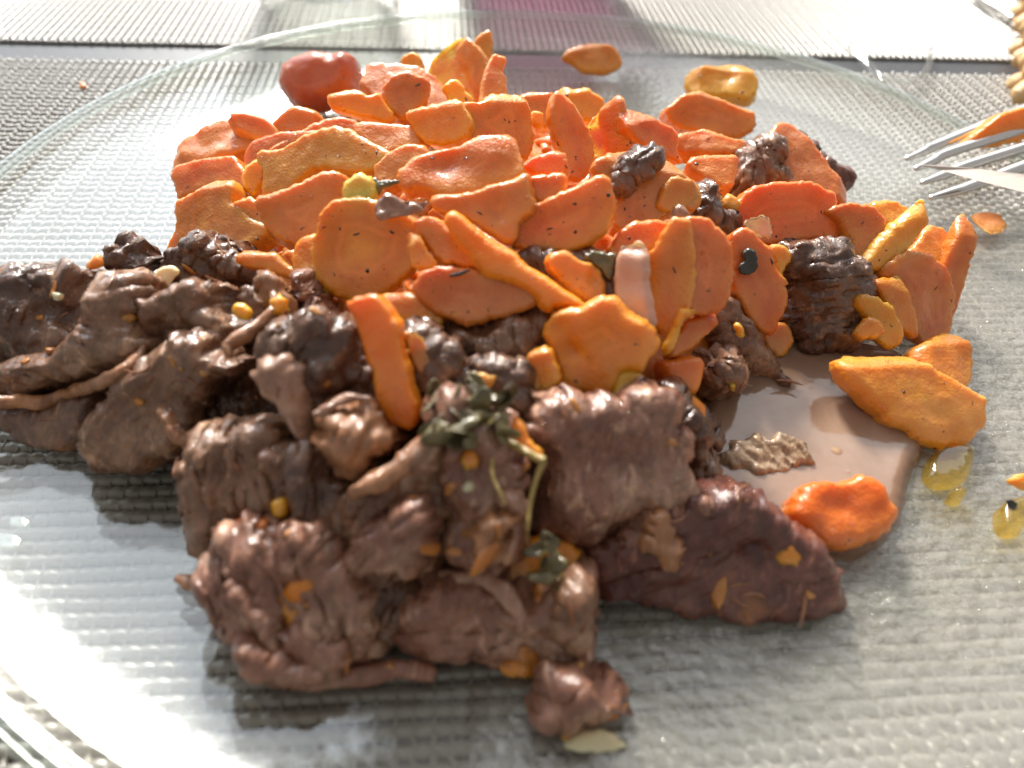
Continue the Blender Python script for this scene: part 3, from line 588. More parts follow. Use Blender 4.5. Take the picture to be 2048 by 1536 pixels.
beef('dark beef chunk at the back right, behind the big orange slab', 'C', [(1450,830),(1560,790),(1620,790),(1660,850),(1640,950),(1720,1060),(1560,1090),(1450,1140),(1380,1100),(1370,980),(1400,890)], 'meat', el=55, T=1.3, lift=-.05, lump=.16)
beef('rounded purplish beef nub between two carrot slices, back right of the heap', 'C', [(1130,1230),(1180,1120),(1210,1065),(1270,1070),(1315,1110),(1305,1200),(1270,1300),(1190,1290)], 'meat_dark', el=50, T=1.0, lift=.1, fib=.01)
beef('small dark beef crumb just right of the purplish nub', 'C', [(1270,1250),(1330,1230),(1400,1220),(1380,1330),(1320,1360),(1270,1340)], 'meat_dark', el=50, T=.8, lift=.05)
beef('dark beef sliver behind the long pink carrot slice at the back right', 'C', [(1560,800),(1610,780),(1700,790),(1800,830),(1850,850),(1830,900),(1960,970),(2060,990),(2050,1060),(1900,1040),(1700,940)], 'meat_red', el=60, T=.7, lift=-.15, fib=.05)
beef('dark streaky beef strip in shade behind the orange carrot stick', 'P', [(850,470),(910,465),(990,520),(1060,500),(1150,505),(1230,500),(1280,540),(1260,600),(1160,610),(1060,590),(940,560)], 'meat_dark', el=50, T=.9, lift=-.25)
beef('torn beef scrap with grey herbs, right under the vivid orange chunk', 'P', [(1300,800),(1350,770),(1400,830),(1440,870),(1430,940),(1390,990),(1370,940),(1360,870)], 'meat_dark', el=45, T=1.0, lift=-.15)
beef('twisted dark mushroom-brown shred lying across a back carrot slice', 'C', [(645,1065),(700,1000),(765,920),(800,860),(860,840),(925,850),(950,930),(885,1010),(800,1070),(710,1130),(655,1125)], 'meat_dark', el=45, az=-15, T=.35, lift=.38, grain=45, fib=.05, lump=.05, dome=.1)
beef('pale crumbly lump of fat half sunk in the gravy pool', 'P', [(1440,905),(1475,878),(1530,865),(1595,870),(1640,900),(1610,930),(1560,950),(1500,948),(1455,930)], 'soft_fat', 'fat_lump', el=78, T=.3, z=.90, lump=.05, fine=.04, dome=.05, crease=.02, cat='fat')
beef('short light-brown shred leaning on the long dark red slice', 'K', [(1310,350),(1340,290),(1390,275),(1420,310),(1430,380),(1460,450),(1475,545),(1420,550),(1350,530),(1340,440)], 'fat_tan', 'beef_shred', el=42, T=.2, z=1.75, r=.09, fib=.015, lump=.03, dome=.04)

beef('narrow torn pink strip hanging at the left side of the lowest front beef', 'J', [(225,600),(270,585),(310,640),(400,700),(450,760),(500,900),(520,1000),(470,960),(400,880),(330,780),(270,700),(245,660)], 'meat_pink', el=42, az=-15, T=.3, r=.12, lift=.42, crease=.03, lump=.08)
beef('flat pinkish flap on the lower half of the lowest front beef', 'J', [(500,870),(600,850),(700,870),(800,930),(825,1050),(760,1105),(650,1070),(540,1030),(490,960)], 'meat_pink', el=40, az=5, T=.4, r=.15, lift=.32, crease=.03, lump=.07, grain=80)
beef('grainy brown beef wedge right of the lowest front beef', 'J', [(700,690),(800,665),(900,705),(945,760),(935,850),(1000,900),(1035,965),(940,985),(850,950),(770,870),(720,780)], 'meat', el=42, az=15, T=.7, lift=.18, crease=.06)
beef('torn foot of fibres spreading at the bottom left of the heap', 'J', [(285,965),(340,935),(420,975),(520,1030),(700,1055),(745,1110),(640,1135),(480,1125),(350,1085),(305,1015)], 'meat_pink', el=45, T=.35, r=.14, lift=.38, crease=.04, grain=5, fib=.06)
beef('tan crumbly ridge at the lower right of the beef column', 'K', [(475,345),(560,325),(600,300),(665,285),(705,320),(650,385),(590,425),(585,500),(545,565),(490,485),(455,400)], 'fat_tan', el=42, T=.35, r=.14, lift=.48, crease=.05, lump=.08)
beef('thin pinkish membrane arching above the dark gap beside the stem', 'K', [(550,235),(640,175),(705,240),(745,300),(680,305),(600,295)], 'fat', el=45, T=.2, r=.09, lift=.50, lump=.07)
beef('grey-green speckled end of the bottom centre beef lobe', 'K', [(870,700),(960,640),(1062,598),(1078,720),(1072,850),(1000,965),(900,935),(850,830)], 'meat', el=42, az=15, T=.6, z=1.55, crease=.05, fine=.03)
beef('fibrous mauve face of the front centre ridge', 'J', [(840,430),(950,330),(1060,255),(1180,200),(1240,260),(1235,420),(1180,560),(1060,650),(900,570),(815,505)], 'meat_pink', el=36, az=-10, T=.35, r=.14, lift=.38, crease=.03, fib=.10, fibw=.12, grain=60, lump=.08)
beef('small shiny dark bulb on top of the glossy centre chunk', 'F', [(265,665),(330,635),(400,690),(415,765),(350,795),(285,745)], 'meat_dark', el=50, T=.5, r=.22, lift=.38, crease=0, fib=0, lump=.04)
soft_tube('sinew_strip', 'pale wet membrane edge under the shiny hollow of the centre chunk', 'fat', 'F', [(375,1200),(440,1160),(520,1120),(600,1095),(700,1115)], [.05,.08,.08,.07,.04], 'sinew', None, lift=.42, noise=.05)
beef('soft orange drip hanging on the torn lobe of beef', 'E', [(1585,520),(1640,495),(1695,540),(1685,610),(1620,625),(1590,575)], 'carrot_yellow', 'gravy_drip', el=50, az=15, T=.2, r=.09, lift=.62, crease=0, fib=0, lump=.03, dome=.08, cat='gravy')
beef('tan scrap stuck on the right side of the wavy beef flap', 'E', [(895,1175),(960,1145),(1030,1195),(1060,1295),(1115,1305),(1105,1375),(1030,1375),(955,1265)], 'fat_tan', el=42, T=.15, r=.07, lift=.62, crease=.02, fib=0, lump=.07)
beef('small pink morsel between the gelatinous tail and the front heap', 'J', [(400,5),(490,0),(530,40),(565,85),(480,70),(420,45)], 'fat', el=42, T=.3, r=.12, lift=.55, crease=0, fib=0)
# ================================================================== CARROTS (back to front)
car('lone yellowish-orange slice standing by itself at the back rim of the plate', 'C', [(375,330),(400,290),(480,250),(560,240),(650,260),(700,320),(715,370),(660,410),(560,420),(480,400),(440,360)], z=1.3, el=45, T=.35)
car('smooth round reddish carrot chunk at the far left back of the heap', 'B', [(165,420),(200,345),(260,310),(300,298),(360,288),(440,305),(520,288),(580,310),(612,380),(605,480),(560,545),(450,590),(330,615),(230,590),(175,500)], 'carrot_red', 'carrot_chunk', el=40, T=1.6, r=.5, dome=.3, lump=.08, jag=.02, facet=False)
car('tall pointed slice forming the highest peak at the back', 'B', [(1010,360),(1060,270),(1120,225),(1200,172),(1250,190),(1290,240),(1350,300),(1380,370),(1370,440),(1330,580),(1200,560),(1100,470),(1030,420)], el=38, az=-10, folds=[(1290,200,1385,430,.9)])
car('narrow spike of carrot next to the highest peak', 'B', [(1310,240),(1350,190),(1405,160),(1415,200),(1412,310),(1390,380),(1340,330)], 'carrot_yellow', el=35, az=15, lift=-.05, T=.4)
car('notched orange piece right of the highest peak', 'B', [(1370,420),(1410,320),(1470,325),(1505,350),(1480,395),(1500,460),(1495,540),(1440,590),(1330,610),(1350,520)], el=42, az=10, lift=.05)
car('tiny tip of carrot poking up left of the highest peak', 'B', [(870,380),(900,325),(940,288),(980,310),(1010,360),(970,420),(900,410)], 'carrot_yellow', el=45, lift=-.1)
car('shiny pale slice at the back left of the highest peak', 'B', [(655,500),(690,420),(720,368),(800,370),(900,375),(980,380),(1050,430),(1120,470),(1180,520),(1200,600),(1100,650),(900,640),(760,580)], 'carrot_pink', el=58, lift=-.1, T=.8)
car('curled wedge on top of the shiny back slice', 'B', [(790,480),(830,430),(900,420),(1000,450),(1060,480),(1030,570),(980,640),(890,690),(820,640),(775,560)], el=48, lift=.12)
car('small yellow fin left of the blocky back slice', 'B', [(1130,500),(1180,470),(1225,450),(1255,520),(1310,590),(1290,650),(1200,600)], 'carrot_yellow', el=42, az=15, lift=.12, T=.35)
car('yellow-orange wedge with stepped edge just right of the red chunk', 'B', [(455,560),(500,530),(600,508),(640,525),(670,560),(720,555),(745,535),(790,600),(845,655),(800,710),(700,690),(560,645),(470,612)], 'carrot_yellow', el=45, lift=.15, T=.45)
car('trapezoid chunk with a sparkling top, centre back', 'B', [(905,670),(960,630),(1050,610),(1150,585),(1210,570),(1245,620),(1278,710),(1265,800),(1180,830),(1080,840),(1000,800),(950,730)], name='carrot_chunk', el=42, lift=.18, T=.9, folds=[(1240,590,900,665,-0.0),(1215,640,930,700,-0.0)])
car('blocky speckled slice with torn top right of the trapezoid chunk', 'B', [(1255,600),(1320,590),(1380,590),(1410,550),(1460,528),(1530,530),(1590,540),(1622,600),(1650,700),(1648,850),(1600,930),(1440,900),(1290,800),(1262,700)], el=45, az=5, lift=.1, T=.8)
car('little knob of carrot between the blocky slice and the upright blade', 'B', [(1640,640),(1700,645),(1722,690),(1700,725),(1650,720)], 'carrot_yellow', 'carrot_crumb', el=50, lift=.1, T=.35)
car('low slice behind the upright blade at the back centre', 'C', [(110,545),(200,525),(320,540),(345,620),(320,720),(240,740),(160,690)], el=50, lift=-.2)
car('slice with two small yellow peaks behind the upright blade', 'C', [(360,520),(400,485),(440,520),(480,515),(510,487),(550,540),(600,560),(640,640),(560,700),(470,690),(400,620)], 'carrot_yellow', el=45, lift=-.05, T=.5)
car('triangular slice standing upright right of the blade-shaped one', 'C', [(500,740),(560,660),(620,600),(682,542),(722,570),(742,690),(765,790),(800,850),(700,900),(590,900),(530,840)], el=36, az=-8, lift=.05, folds=[(690,545,770,830,1.1)])
car('broad curved slice stepping down at the back right of the heap', 'C', [(745,640),(800,615),(870,650),(940,700),(1010,735),(1055,800),(1040,870),(1080,950),(1000,930),(900,860),(840,840),(770,790)], el=42, az=12, lift=.08)
car('upper yellow-edged slice of the stacked pair at the back right', 'C', [(1085,470),(1110,400),(1200,380),(1290,355),(1400,350),(1470,385),(1500,440),(1507,520),(1450,580),(1350,550),(1240,545),(1130,540)], 'carrot_yellow', el=55, lift=.1, bumps=[(1340,430,60,-.12)])
car('lower darker slice of the stacked pair at the back right', 'C', [(985,670),(1010,610),(1080,560),(1160,530),(1260,550),(1330,590),(1420,640),(1492,655),(1480,750),(1420,800),(1300,800),(1220,770),(1150,760),(1060,745)], el=45, lift=.2, T=.7)
car('pink glistening bits below the stacked pair of slices', 'C', [(1020,840),(1080,770),(1180,745),(1250,770),(1340,800),(1440,795),(1460,830),(1390,880),(1230,890),(1080,890)], 'carrot_pink', el=60, lift=.0, lump=.1)
car('square shiny slice with a yellow left corner, right of the heap top', 'C', [(1105,960),(1120,930),(1140,893),(1230,890),(1320,890),(1398,895),(1395,960),(1370,1090),(1290,1080),(1200,1030)], 'carrot_pink', el=58, lift=.15)
car('little yellow wedge above the dark crumb at the back right', 'C', [(1300,1180),(1340,1130),(1390,1150),(1435,1185),(1395,1225),(1320,1220)], 'carrot_yellow', 'carrot_crumb', el=50, lift=.2, T=.3)
car('long pink slice sloping down to the right at the far right back', 'C', [(1585,810),(1620,730),(1680,712),(1760,760),(1850,850),(1930,960),(2000,1040),(2060,1090),(2040,1170),(1900,1130),(1800,1080),(1700,1070),(1640,1010),(1600,900)], 'carrot_pink', el=50, az=15, lift=.25, T=.5)
car('leftmost top slice of the heap, glistening beside the bare glass', 'A', [(1018,840),(1100,800),(1200,740),(1300,700),(1350,690),(1450,700),(1530,740),(1560,800),(1450,860),(1330,890),(1200,940),(1100,990),(1012,1000),(1000,920)], 'carrot_pink', el=62, az=-15, lift=.0, T=.7, lump=.08)
car('orange wedge on the back left shoulder of the heap', 'A', [(1350,710),(1380,650),(1460,655),(1530,675),(1600,720),(1640,790),(1530,820),(1440,790)], el=55, lift=.15)
car('rounded slice below the red chunk at the back left', 'A', [(1590,720),(1680,640),(1760,615),(1850,650),(1910,700),(1870,780),(1760,810),(1650,820)], 'carrot', el=55, lift=.12)
car('second slice from the left edge of the heap, folded over', 'A', [(1000,1010),(1050,960),(1150,935),(1260,915),(1340,895),(1390,960),(1430,1010),(1440,1090),(1330,1090),(1200,1080),(1100,1140),(1030,1160)], el=52, az=-15, lift=.12, T=.6)
car('broad back slice between the left shoulder and the long yellow wedge', 'A', [(1400,860),(1560,790),(1700,760),(1900,740),(2000,760),(1900,830),(1760,900),(1560,960),(1450,1000),(1380,950)], 'carrot', el=58, lift=.05, T=.7)
car('small ragged slice in the hollow left of the long yellow wedge', 'A', [(1400,1000),(1450,940),(1520,920),(1560,1000),(1540,1090),(1480,1140),(1430,1100)], 'carrot_yellow', el=50, lift=.1)
car('large notched slice at the lower left corner of the carrot heap', 'A', [(1022,1170),(1100,1150),(1160,1115),(1200,1060),(1270,1028),(1340,1045),(1352,1120),(1330,1180),(1400,1200),(1440,1275),(1560,1310),(1510,1380),(1400,1470),(1300,1500),(1150,1500),(1050,1500),(985,1500),(975,1440),(1030,1330)], el=45, az=-8, lift=.2, T=.6)
car('smaller slice tucked right of the notched corner slice', 'A', [(1345,1210),(1430,1155),(1540,1180),(1610,1260),(1620,1350),(1540,1400),(1440,1330),(1390,1290)], el=48, lift=.15)
car('orange slice peeking out behind the left beef heap', 'E', [(1385,270),(1440,228),(1560,238),(1640,290),(1720,350),(1760,410),(1680,400),(1560,350),(1480,330),(1400,320)], el=50, lift=.1)
car('wide shaded slice under the long yellow wedge', 'B', [(30,1150),(160,1130),(300,1060),(450,1010),(560,1020),(620,1080),(560,1200),(480,1290),(400,1400),(300,1430),(180,1400),(90,1300)], 'carrot_pink', el=45, az=-5, lift=-.12, T=.7)
car('pink sparkling slice behind the long yellow wedge', 'B', [(600,720),(700,690),(800,710),(900,705),(980,740),(1003,800),(970,870),(850,880),(760,900),(680,850),(620,790)], 'carrot_pink', el=64, lift=.1)
car('slice end with shiny back, left behind the long yellow wedge', 'B', [(100,870),(220,800),(300,760),(420,700),(540,680),(640,700),(660,780),(540,800),(420,820),(300,860),(180,900)], el=60, lift=.05, T=.6)
car('long curved yellow-orange wedge, widest piece of the upper left heap', 'B', [(38,920),(60,872),(150,875),(230,835),(330,785),(450,748),(560,762),(640,815),(730,845),(790,900),(745,965),(640,1005),(520,995),(400,965),(310,1020),(250,1085),(170,1135),(65,1122),(100,1010)], 'carrot_yellow', el=42, az=-8, lift=.3, T=.55)
car('rosy slice in the hollow behind the green herb scrap', 'B', [(700,1010),(780,900),(880,850),(1000,840),(1060,900),(960,960),(880,1010),(860,1060),(760,1080)], 'carrot_pink', el=55, lift=.0)
car('glossy folded top slice with a ragged yellow left end, centre of the heap', 'B', [(875,1050),(880,1000),(940,930),(1030,880),(1100,870),(1200,850),(1300,800),(1420,785),(1520,800),(1565,900),(1592,980),(1540,1060),(1420,1070),(1380,1090),(1280,1135),(1150,1125),(1050,1095),(980,1070),(930,1110)], 'carrot', el=58, az=0, lift=.35, T=.5, bumps=[(1150,960,80,-.1),(1420,900,120,.08)])
car('speckled block under the glossy folded top slice', 'B', [(1070,1130),(1250,1140),(1400,1080),(1540,1050),(1600,1000),(1612,1110),(1672,1180),(1640,1240),(1560,1290),(1545,1380),(1500,1425),(1400,1350),(1220,1250),(1150,1270),(1080,1210)], 'carrot_pink', 'carrot_chunk', el=45, az=5, lift=.15, T=.9, bumps=[(1440,1250,60,-.1)])
car('blade-shaped slice standing upright at the top centre', 'B', [(1780,600),(1795,552),(1830,538),(1900,620),(1965,720),(2005,820),(2014,920),(1992,1010),(1900,1060),(1850,1000),(1820,860),(1775,700)], el=38, az=25, lift=.35, T=.4, folds=[(1880,560,1900,1060,-0.0)])
car('orange wedge left of the foot of the upright blade', 'B', [(1560,970),(1660,915),(1780,865),(1835,900),(1860,1000),(1760,1025),(1640,1020)], 'carrot_vivid', el=45, lift=.15)
car('blunt wedge below the foot of the upright blade', 'B', [(1612,1045),(1720,1015),(1845,1008),(1858,1090),(1790,1180),(1700,1195),(1640,1150)], 'carrot', el=45, lift=.2)
car('broad slice behind the dark shred, right of centre', 'C', [(555,960),(640,880),(720,860),(800,838),(860,880),(960,860),(1020,940),(1065,1000),(1130,1050),(1168,1110),(1155,1215),(1050,1215),(960,1245),(880,1300),(760,1360),(690,1340),(650,1180),(640,1090),(580,1020)], 'carrot_pink', el=40, az=-5, lift=.1, T=.7)
car('yellow-edged facet at the right end of the slice with the dark shred', 'C', [(960,1090),(1040,1010),(1110,1040),(1168,1110),(1155,1210),(1060,1220),(960,1240),(930,1180)], 'carrot', el=40, az=20, lift=.25, T=.5)
car('large smooth slice with a black leaf stuck on it, centre of the heap', 'C', [(75,1440),(80,1340),(100,1285),(180,1220),(300,1160),(400,1105),(520,1055),(620,1028),(648,1120),(652,1230),(612,1330),(560,1400),(450,1455),(330,1475),(200,1465)], 'carrot', el=38, az=-10, lift=.28, T=.65, folds=[(700,1075,70,1310,-0.0)], facet=False)
car('big orange slab at the right with a pale onion scrap, above the large dark beef', 'C', [(1348,1350),(1365,1260),(1380,1210),(1420,1170),(1490,1110),(1560,1080),(1680,1075),(1800,1062),(1880,1095),(1960,1155),(1945,1240),(1990,1300),(2020,1400),(1870,1390),(1760,1400),(1640,1420),(1560,1430),(1480,1400)], 'carrot_vivid', el=42, az=5, lift=.2, T=.6, facet=False)
car('ragged slice with a glaring wet centre, right of the big orange slab', 'H', [(905,10),(960,-20),(1060,-40),(1180,-30),(1230,40),(1240,130),(1205,220),(1160,285),(1080,290),(1035,250),(1060,200),(1010,100),(955,40)], 'carrot', el=55, lift=.25, T=.4)
car('golden scrap behind the slanting stick at the right', 'H', [(1150,-50),(1250,-75),(1350,-40),(1400,0),(1350,70),(1260,110),(1200,30)], 'carrot_yellow', el=50, lift=.05)
car('wet rounded slice between the stick and the tall spear at the far right', 'H', [(1370,260),(1440,170),(1490,95),(1560,95),(1620,150),(1645,200),(1605,300),(1540,350),(1430,330)], 'carrot_pink', el=52, az=10, lift=.0, T=.6)
car('tall orange spear pointing up at the far right of the heap', 'H', [(1560,420),(1600,300),(1650,190),(1700,100),(1742,42),(1778,58),(1776,180),(1750,290),(1705,450),(1668,565),(1620,650),(1560,600)], 'carrot', el=32, az=12, lift=.15, T=.45)
car('big sloping slab at the far right below the wet slice', 'H', [(1230,370),(1330,290),(1420,250),(1540,300),(1600,340),(1640,460),(1640,620),(1610,720),(1500,790),(1430,750),(1400,600),(1330,480)], 'carrot', el=38, az=10, lift=.05, T=.7)
car('yellow slanting stick at the right edge of the big slab', 'H', [(1135,310),(1150,270),(1200,205),(1280,115),(1370,45),(1450,-25),(1490,-62),(1525,-12),(1505,80),(1440,170),(1370,260),(1280,335),(1200,355),(1145,345)], 'carrot_yellow', 'carrot_stick', el=40, az=-5, lift=.4, T=.5, r=.2)
car('orange flake beside the right flank of the large dark beef', 'H', [(1185,430),(1280,398),(1370,398),(1395,500),(1432,600),(1435,720),(1382,758),(1345,690),(1270,650),(1245,540),(1220,490)], 'carrot', el=42, lift=.3, T=.3)
car('ragged golden flake in front of the large dark beef', 'H', [(1070,540),(1130,502),(1200,520),(1265,550),(1300,620),(1345,650),(1345,740),(1300,805),(1225,795),(1190,740),(1130,620)], 'carrot_yellow', el=42, lift=.35, T=.3)
car('small rounded flake lowest on the large dark beef', 'H', [(1065,700),(1110,640),(1170,612),(1235,680),(1225,725),(1120,755),(1075,740)], 'carrot', 'carrot_crumb', el=45, lift=.45, T=.3)
car('curved slice end at the far right, behind the flat front slab', 'H', [(1430,840),(1500,770),(1560,735),(1620,690),(1700,720),(1742,800),(1757,920),(1742,1010),(1690,1040),(1590,1000),(1500,930)], 'carrot', el=52, az=15, z=1.3, T=.6)
car('flat rosy slab lying half in the gravy at the right front', 'H', [(1008,885),(1060,838),(1200,838),(1350,843),(1450,868),(1540,930),(1620,978),(1700,1008),(1765,1060),(1832,1090),(1842,1200),(1805,1290),(1740,1352),(1640,1372),(1520,1360),(1425,1332),(1395,1260),(1310,1245),(1240,1160),(1140,1070),(1040,970)], 'carrot_pink', 'carrot_slice', el=66, az=10, z=1.35, T=.65, r=.16, folds=[(1420,1235,1850,1120,-0.0)])
car('orange piece with a dark wilted leaf, right of the pair of round slices', 'G', [(1362,200),(1380,150),(1440,126),(1500,150),(1530,200),(1592,230),(1605,300),(1660,390),(1692,440),(1682,550),(1632,620),(1602,710),(1540,700),(1475,620),(1420,520),(1370,440),(1362,330)], 'carrot', el=40, az=8, lift=.25, T=.6, facet=False)
car('yellow fin at the upper right of the leaf-bearing piece', 'G', [(1575,220),(1620,198),(1682,220),(1714,290),(1655,345),(1675,400),(1630,400),(1600,330)], 'carrot_yellow', el=42, az=20, lift=.32, T=.3)
car('small round slice half under the gravy at the foot of the leaf-bearing piece', 'G', [(1538,770),(1560,690),(1620,652),(1682,680),(1722,740),(1702,830),(1645,865),(1585,840)], 'carrot_pink', el=50, z=1.15, T=.5)
car('slice with amber edge behind the onion petal', 'G', [(630,240),(660,190),(720,110),(800,62),(900,58),(965,70),(985,110),(960,200),(900,260),(820,240),(760,240),(700,260),(690,295),(650,280)], 'carrot', el=48, lift=.1, T=.6)
car('rear disc of the upright pair of round slices', 'G', [(858,400),(870,280),(930,190),(960,125),(1040,55),(1110,70),(1140,200),(1130,400),(1120,560),(1050,650),(975,725),(930,700),(895,640),(868,520)], 'carrot', el=34, az=-15, lift=.25, T=.55, facet=False)
car('front disc of the upright pair, covered in sparkling beads', 'G', [(1035,180),(1100,60),(1180,48),(1260,88),(1315,150),(1355,220),(1364,350),(1342,470),(1302,570),(1225,605),(1130,592),(1080,520),(1050,440),(1020,350),(1025,250)], 'carrot_pink', el=36, az=12, lift=.42, T=.5, facet=False)
car('curved skirt slice hanging below the upright pair of discs', 'G', [(1090,640),(1220,600),(1305,555),(1295,640),(1245,705),(1150,785),(1060,840),(1005,860),(1020,760),(1060,690)], 'carrot', el=38, az=15, lift=.25, T=.4)
car('thin yellow strip slanting below the pair of discs', 'G', [(955,830),(1000,725),(1040,650),(1055,578),(1110,575),(1155,595),(1130,625),(1090,640),(1060,720),(1015,830)], 'carrot_yellow', 'carrot_strip', el=40, lift=.55, T=.22, r=.1)
car('amber double lump below the slanting yellow strip', 'G', [(955,850),(1040,868),(1085,822),(1180,838),(1226,900),(1205,990),(1180,1040),(1115,1090),(1050,1040),(970,970)], 'carrot', 'carrot_chunk', el=42, lift=.2, T=.7, r=.2)
car('bright jagged piece right of the mauve beef top', 'G', [(1045,1010),(1100,1012),(1130,1090),(1228,1150),(1195,1250),(1140,1305),(1050,1340),(1040,1230),(1060,1130)], 'carrot_vivid', el=42, az=10, lift=.15, T=.5)
car('leftmost back wing of the big round slice', 'F', [(245,270),(270,180),(370,115),(420,250),(470,400),(460,480),(370,440),(300,400),(255,350)], 'carrot', el=42, az=-15, lift=.1, T=.4)
car('right back wing of the big round slice', 'F', [(930,120),(985,130),(1025,190),(1042,240),(1092,290),(1082,330),(1020,350),(960,330),(920,250)], 'carrot_pink', el=45, az=15, lift=.12, T=.4)
car('greyish rose slice in shade right of the big round slice', 'F', [(960,60),(1040,40),(1150,80),(1250,200),(1340,290),(1300,330),(1100,300),(1060,200),(980,130)], 'carrot_pink', el=45, lift=-.15, T=.5)
car('biggest round flat slice facing the viewer, left of centre', 'F', [(372,260),(380,120),(400,50),(470,-20),(540,-62),(640,-62),(720,-32),(800,0),(900,20),(955,60),(985,150),(970,250),(930,350),(860,430),(760,492),(640,512),(540,502),(470,460),(400,380)], 'carrot', el=40, az=0, lift=.3, T=.5, jag=.05, facet=False)
car('yellow-green stub standing on the big round slice', 'B', [(530,1110),(550,1050),(585,1030),(625,995),(680,1012),(728,1065),(722,1140),(700,1190),(620,1210),(545,1170)], 'carrot_green', 'carrot_stub', el=48, lift=.55, T=.4, r=.15, facet=False)
car('oval rosy slice with a dark rosemary needle, left of the stick', 'F', [(962,430),(990,370),(1060,340),(1150,332),(1280,338),(1350,370),(1450,390),(1530,410),(1600,440),(1672,500),(1662,545),(1580,582),(1450,612),(1370,642),(1290,662),(1200,642),(1120,612),(1060,575),(1000,525),(970,478)], 'carrot_pink', el=48, az=0, lift=.3, T=.5, facet=False)
car('orange slice tucked under the oval rosy slice', 'F', [(745,500),(800,482),(900,488),(970,490),(1020,540),(1070,590),(1122,622),(1118,675),(1050,695),(950,680),(880,680),(830,610),(775,560)], 'carrot', el=45, lift=.15, T=.5)
car('long vivid stick lying diagonally across the centre', 'F', [(1143,60),(1175,12),(1232,18),(1290,68),(1400,148),(1470,198),(1540,248),(1620,308),(1700,360),(1790,412),(1890,482),(1972,552),(1940,572),(1870,567),(1780,557),(1740,574),(1680,552),(1668,500),(1600,452),(1500,402),(1440,388),(1370,388),(1345,340),(1280,252),(1190,160)], 'carrot_vivid', 'carrot_stick', el=48, az=-5, lift=.5, T=.5, r=.18, h=.06, facet=False)
car('reddish wrinkled slice behind the lower end of the stick', 'G', [(295,320),(330,255),(400,235),(450,290),(530,310),(590,360),(642,420),(625,520),(560,560),(450,500),(370,410)], 'carrot_pink', el=45, az=10, lift=.2, T=.4, bumps=[(560,400,50,-.1)])
car('bright strip standing upright between two beef chunks, front centre', 'F', [(568,572),(620,520),(660,508),(725,510),(772,560),(825,640),(858,700),(855,790),(893,900),(923,1020),(965,1150),(968,1210),(930,1275),(880,1268),(808,1235),(758,1140),(728,980),(688,850),(640,740),(600,650)], 'carrot_vivid', 'carrot_strip', el=36, az=-12, lift=.55, T=.45, h=.06, facet=False)
car('amber piece wedged left of the vivid faceted chunk', 'G', [(140,910),(180,822),(230,788),(292,840),(314,920),(340,1000),(280,1060),(190,1070),(155,990)], 'carrot', 'carrot_chunk', el=42, lift=.15, T=.6)
car('vivid orange faceted chunk with a sparkling top face, right of centre', 'G', [(258,720),(290,640),(340,600),(430,580),(520,570),(580,530),(650,508),(722,590),(800,640),(880,700),(930,790),(862,880),(800,955),(725,940),(690,1050),(600,1090),(500,1060),(410,1075),(335,1035),(345,960),(308,860),(278,790)], 'carrot_vivid', 'carrot_chunk', el=36, az=5, lift=.35, T=1.3, r=.15, bumps=[(420,820,60,-.16),(330,680,60,-.1),(620,760,150,.06)])
car('little golden wedge below the vivid faceted chunk', 'G', [(675,1020),(700,950),(752,928),(830,978),(905,1020),(860,1080),(780,1100),(680,1090)], 'carrot_yellow', 'carrot_crumb', el=42, lift=.35, T=.35)
car('glossy orange round piece alone in the gravy pool', 'L', [(600,290),(620,240),(655,195),(720,140),(800,145),(870,150),(905,120),(945,115),(1000,145),(1042,220),(1115,290),(1080,355),(980,425),(860,447),(750,447),(670,395),(612,350)], 'carrot_vivid', 'carrot_chunk', el=62, z=1.35, T=.75, r=.22, lump=.08, bumps=[(830,260,110,-.14)])
car('orange slice glimpsed through the front beef, right of the herb stem', 'K', [(640,640),(650,560),(700,460),(800,420),(900,430),(1000,500),(1040,550),(960,580),(860,560),(760,630),(700,660)], 'carrot_vivid', el=48, z=1.35, T=.4)
car('bright orange crumb on the front left beef', 'J', [(205,395),(240,345),(300,320),(345,298),(400,312),(440,360),(435,410),(390,455),(320,470),(265,450)], 'carrot_vivid', 'carrot_crumb', el=45, lift=.55, T=.5, r=.2)
car('small amber crumb above the bright crumb on the front left beef', 'J', [(455,250),(490,235),(530,250),(535,310),(500,335),(465,310)], 'carrot_yellow', 'carrot_crumb', el=45, lift=.35, T=.25)
car('flattened orange smear of carrot on the lowest front beef', 'J', [(450,720),(500,670),(560,630),(630,620),(660,680),(640,770),(600,850),(555,870),(520,800),(470,770)], 'carrot_vivid', 'carrot_crumb', el=42, lift=.45, T=.2, r=.09, lump=.1, lumpw=3)
car('tiny golden crumb at the bottom left foot of the heap', 'J', [(335,1085),(380,1070),(425,1090),(415,1135),(370,1145),(340,1125)], 'carrot_yellow', 'carrot_crumb', el=50, z=.85, T=.2)
car('dim orange slice end under the bottom centre beef lobe', 'K', [(600,1030),(680,1010),(770,1030),(760,1090),(680,1110),(610,1080)], 'carrot', 'carrot_crumb', el=50, z=.85, T=.25)
car('orange bit under the small beef piece nearest the viewer', 'K', [(900,1340),(1000,1320),(1120,1320),(1200,1290),(1225,1240),(1180,1240),(1080,1300),(1000,1360),(930,1420)], 'carrot', 'carrot_crumb', el=60, z=.85, T=.2)
car('amber blob on the top face of the mauve beef chunk', 'G', [(370,1230),(410,1180),(470,1150),(540,1160),(620,1200),(720,1190),(725,1250),(640,1310),(560,1360),(480,1310),(400,1280)], 'carrot_yellow', 'carrot_crumb', el=45, lift=.42, T=.25, r=.11, lump=.1, lumpw=2.5)
car('triangular orange flake on the long dark red beef slice', 'L', [(485,510),(520,480),(580,455),(615,510),(615,570),(560,555),(510,540)], 'carrot_vivid', 'carrot_crumb', el=45, z=1.45, T=.12, r=.05)
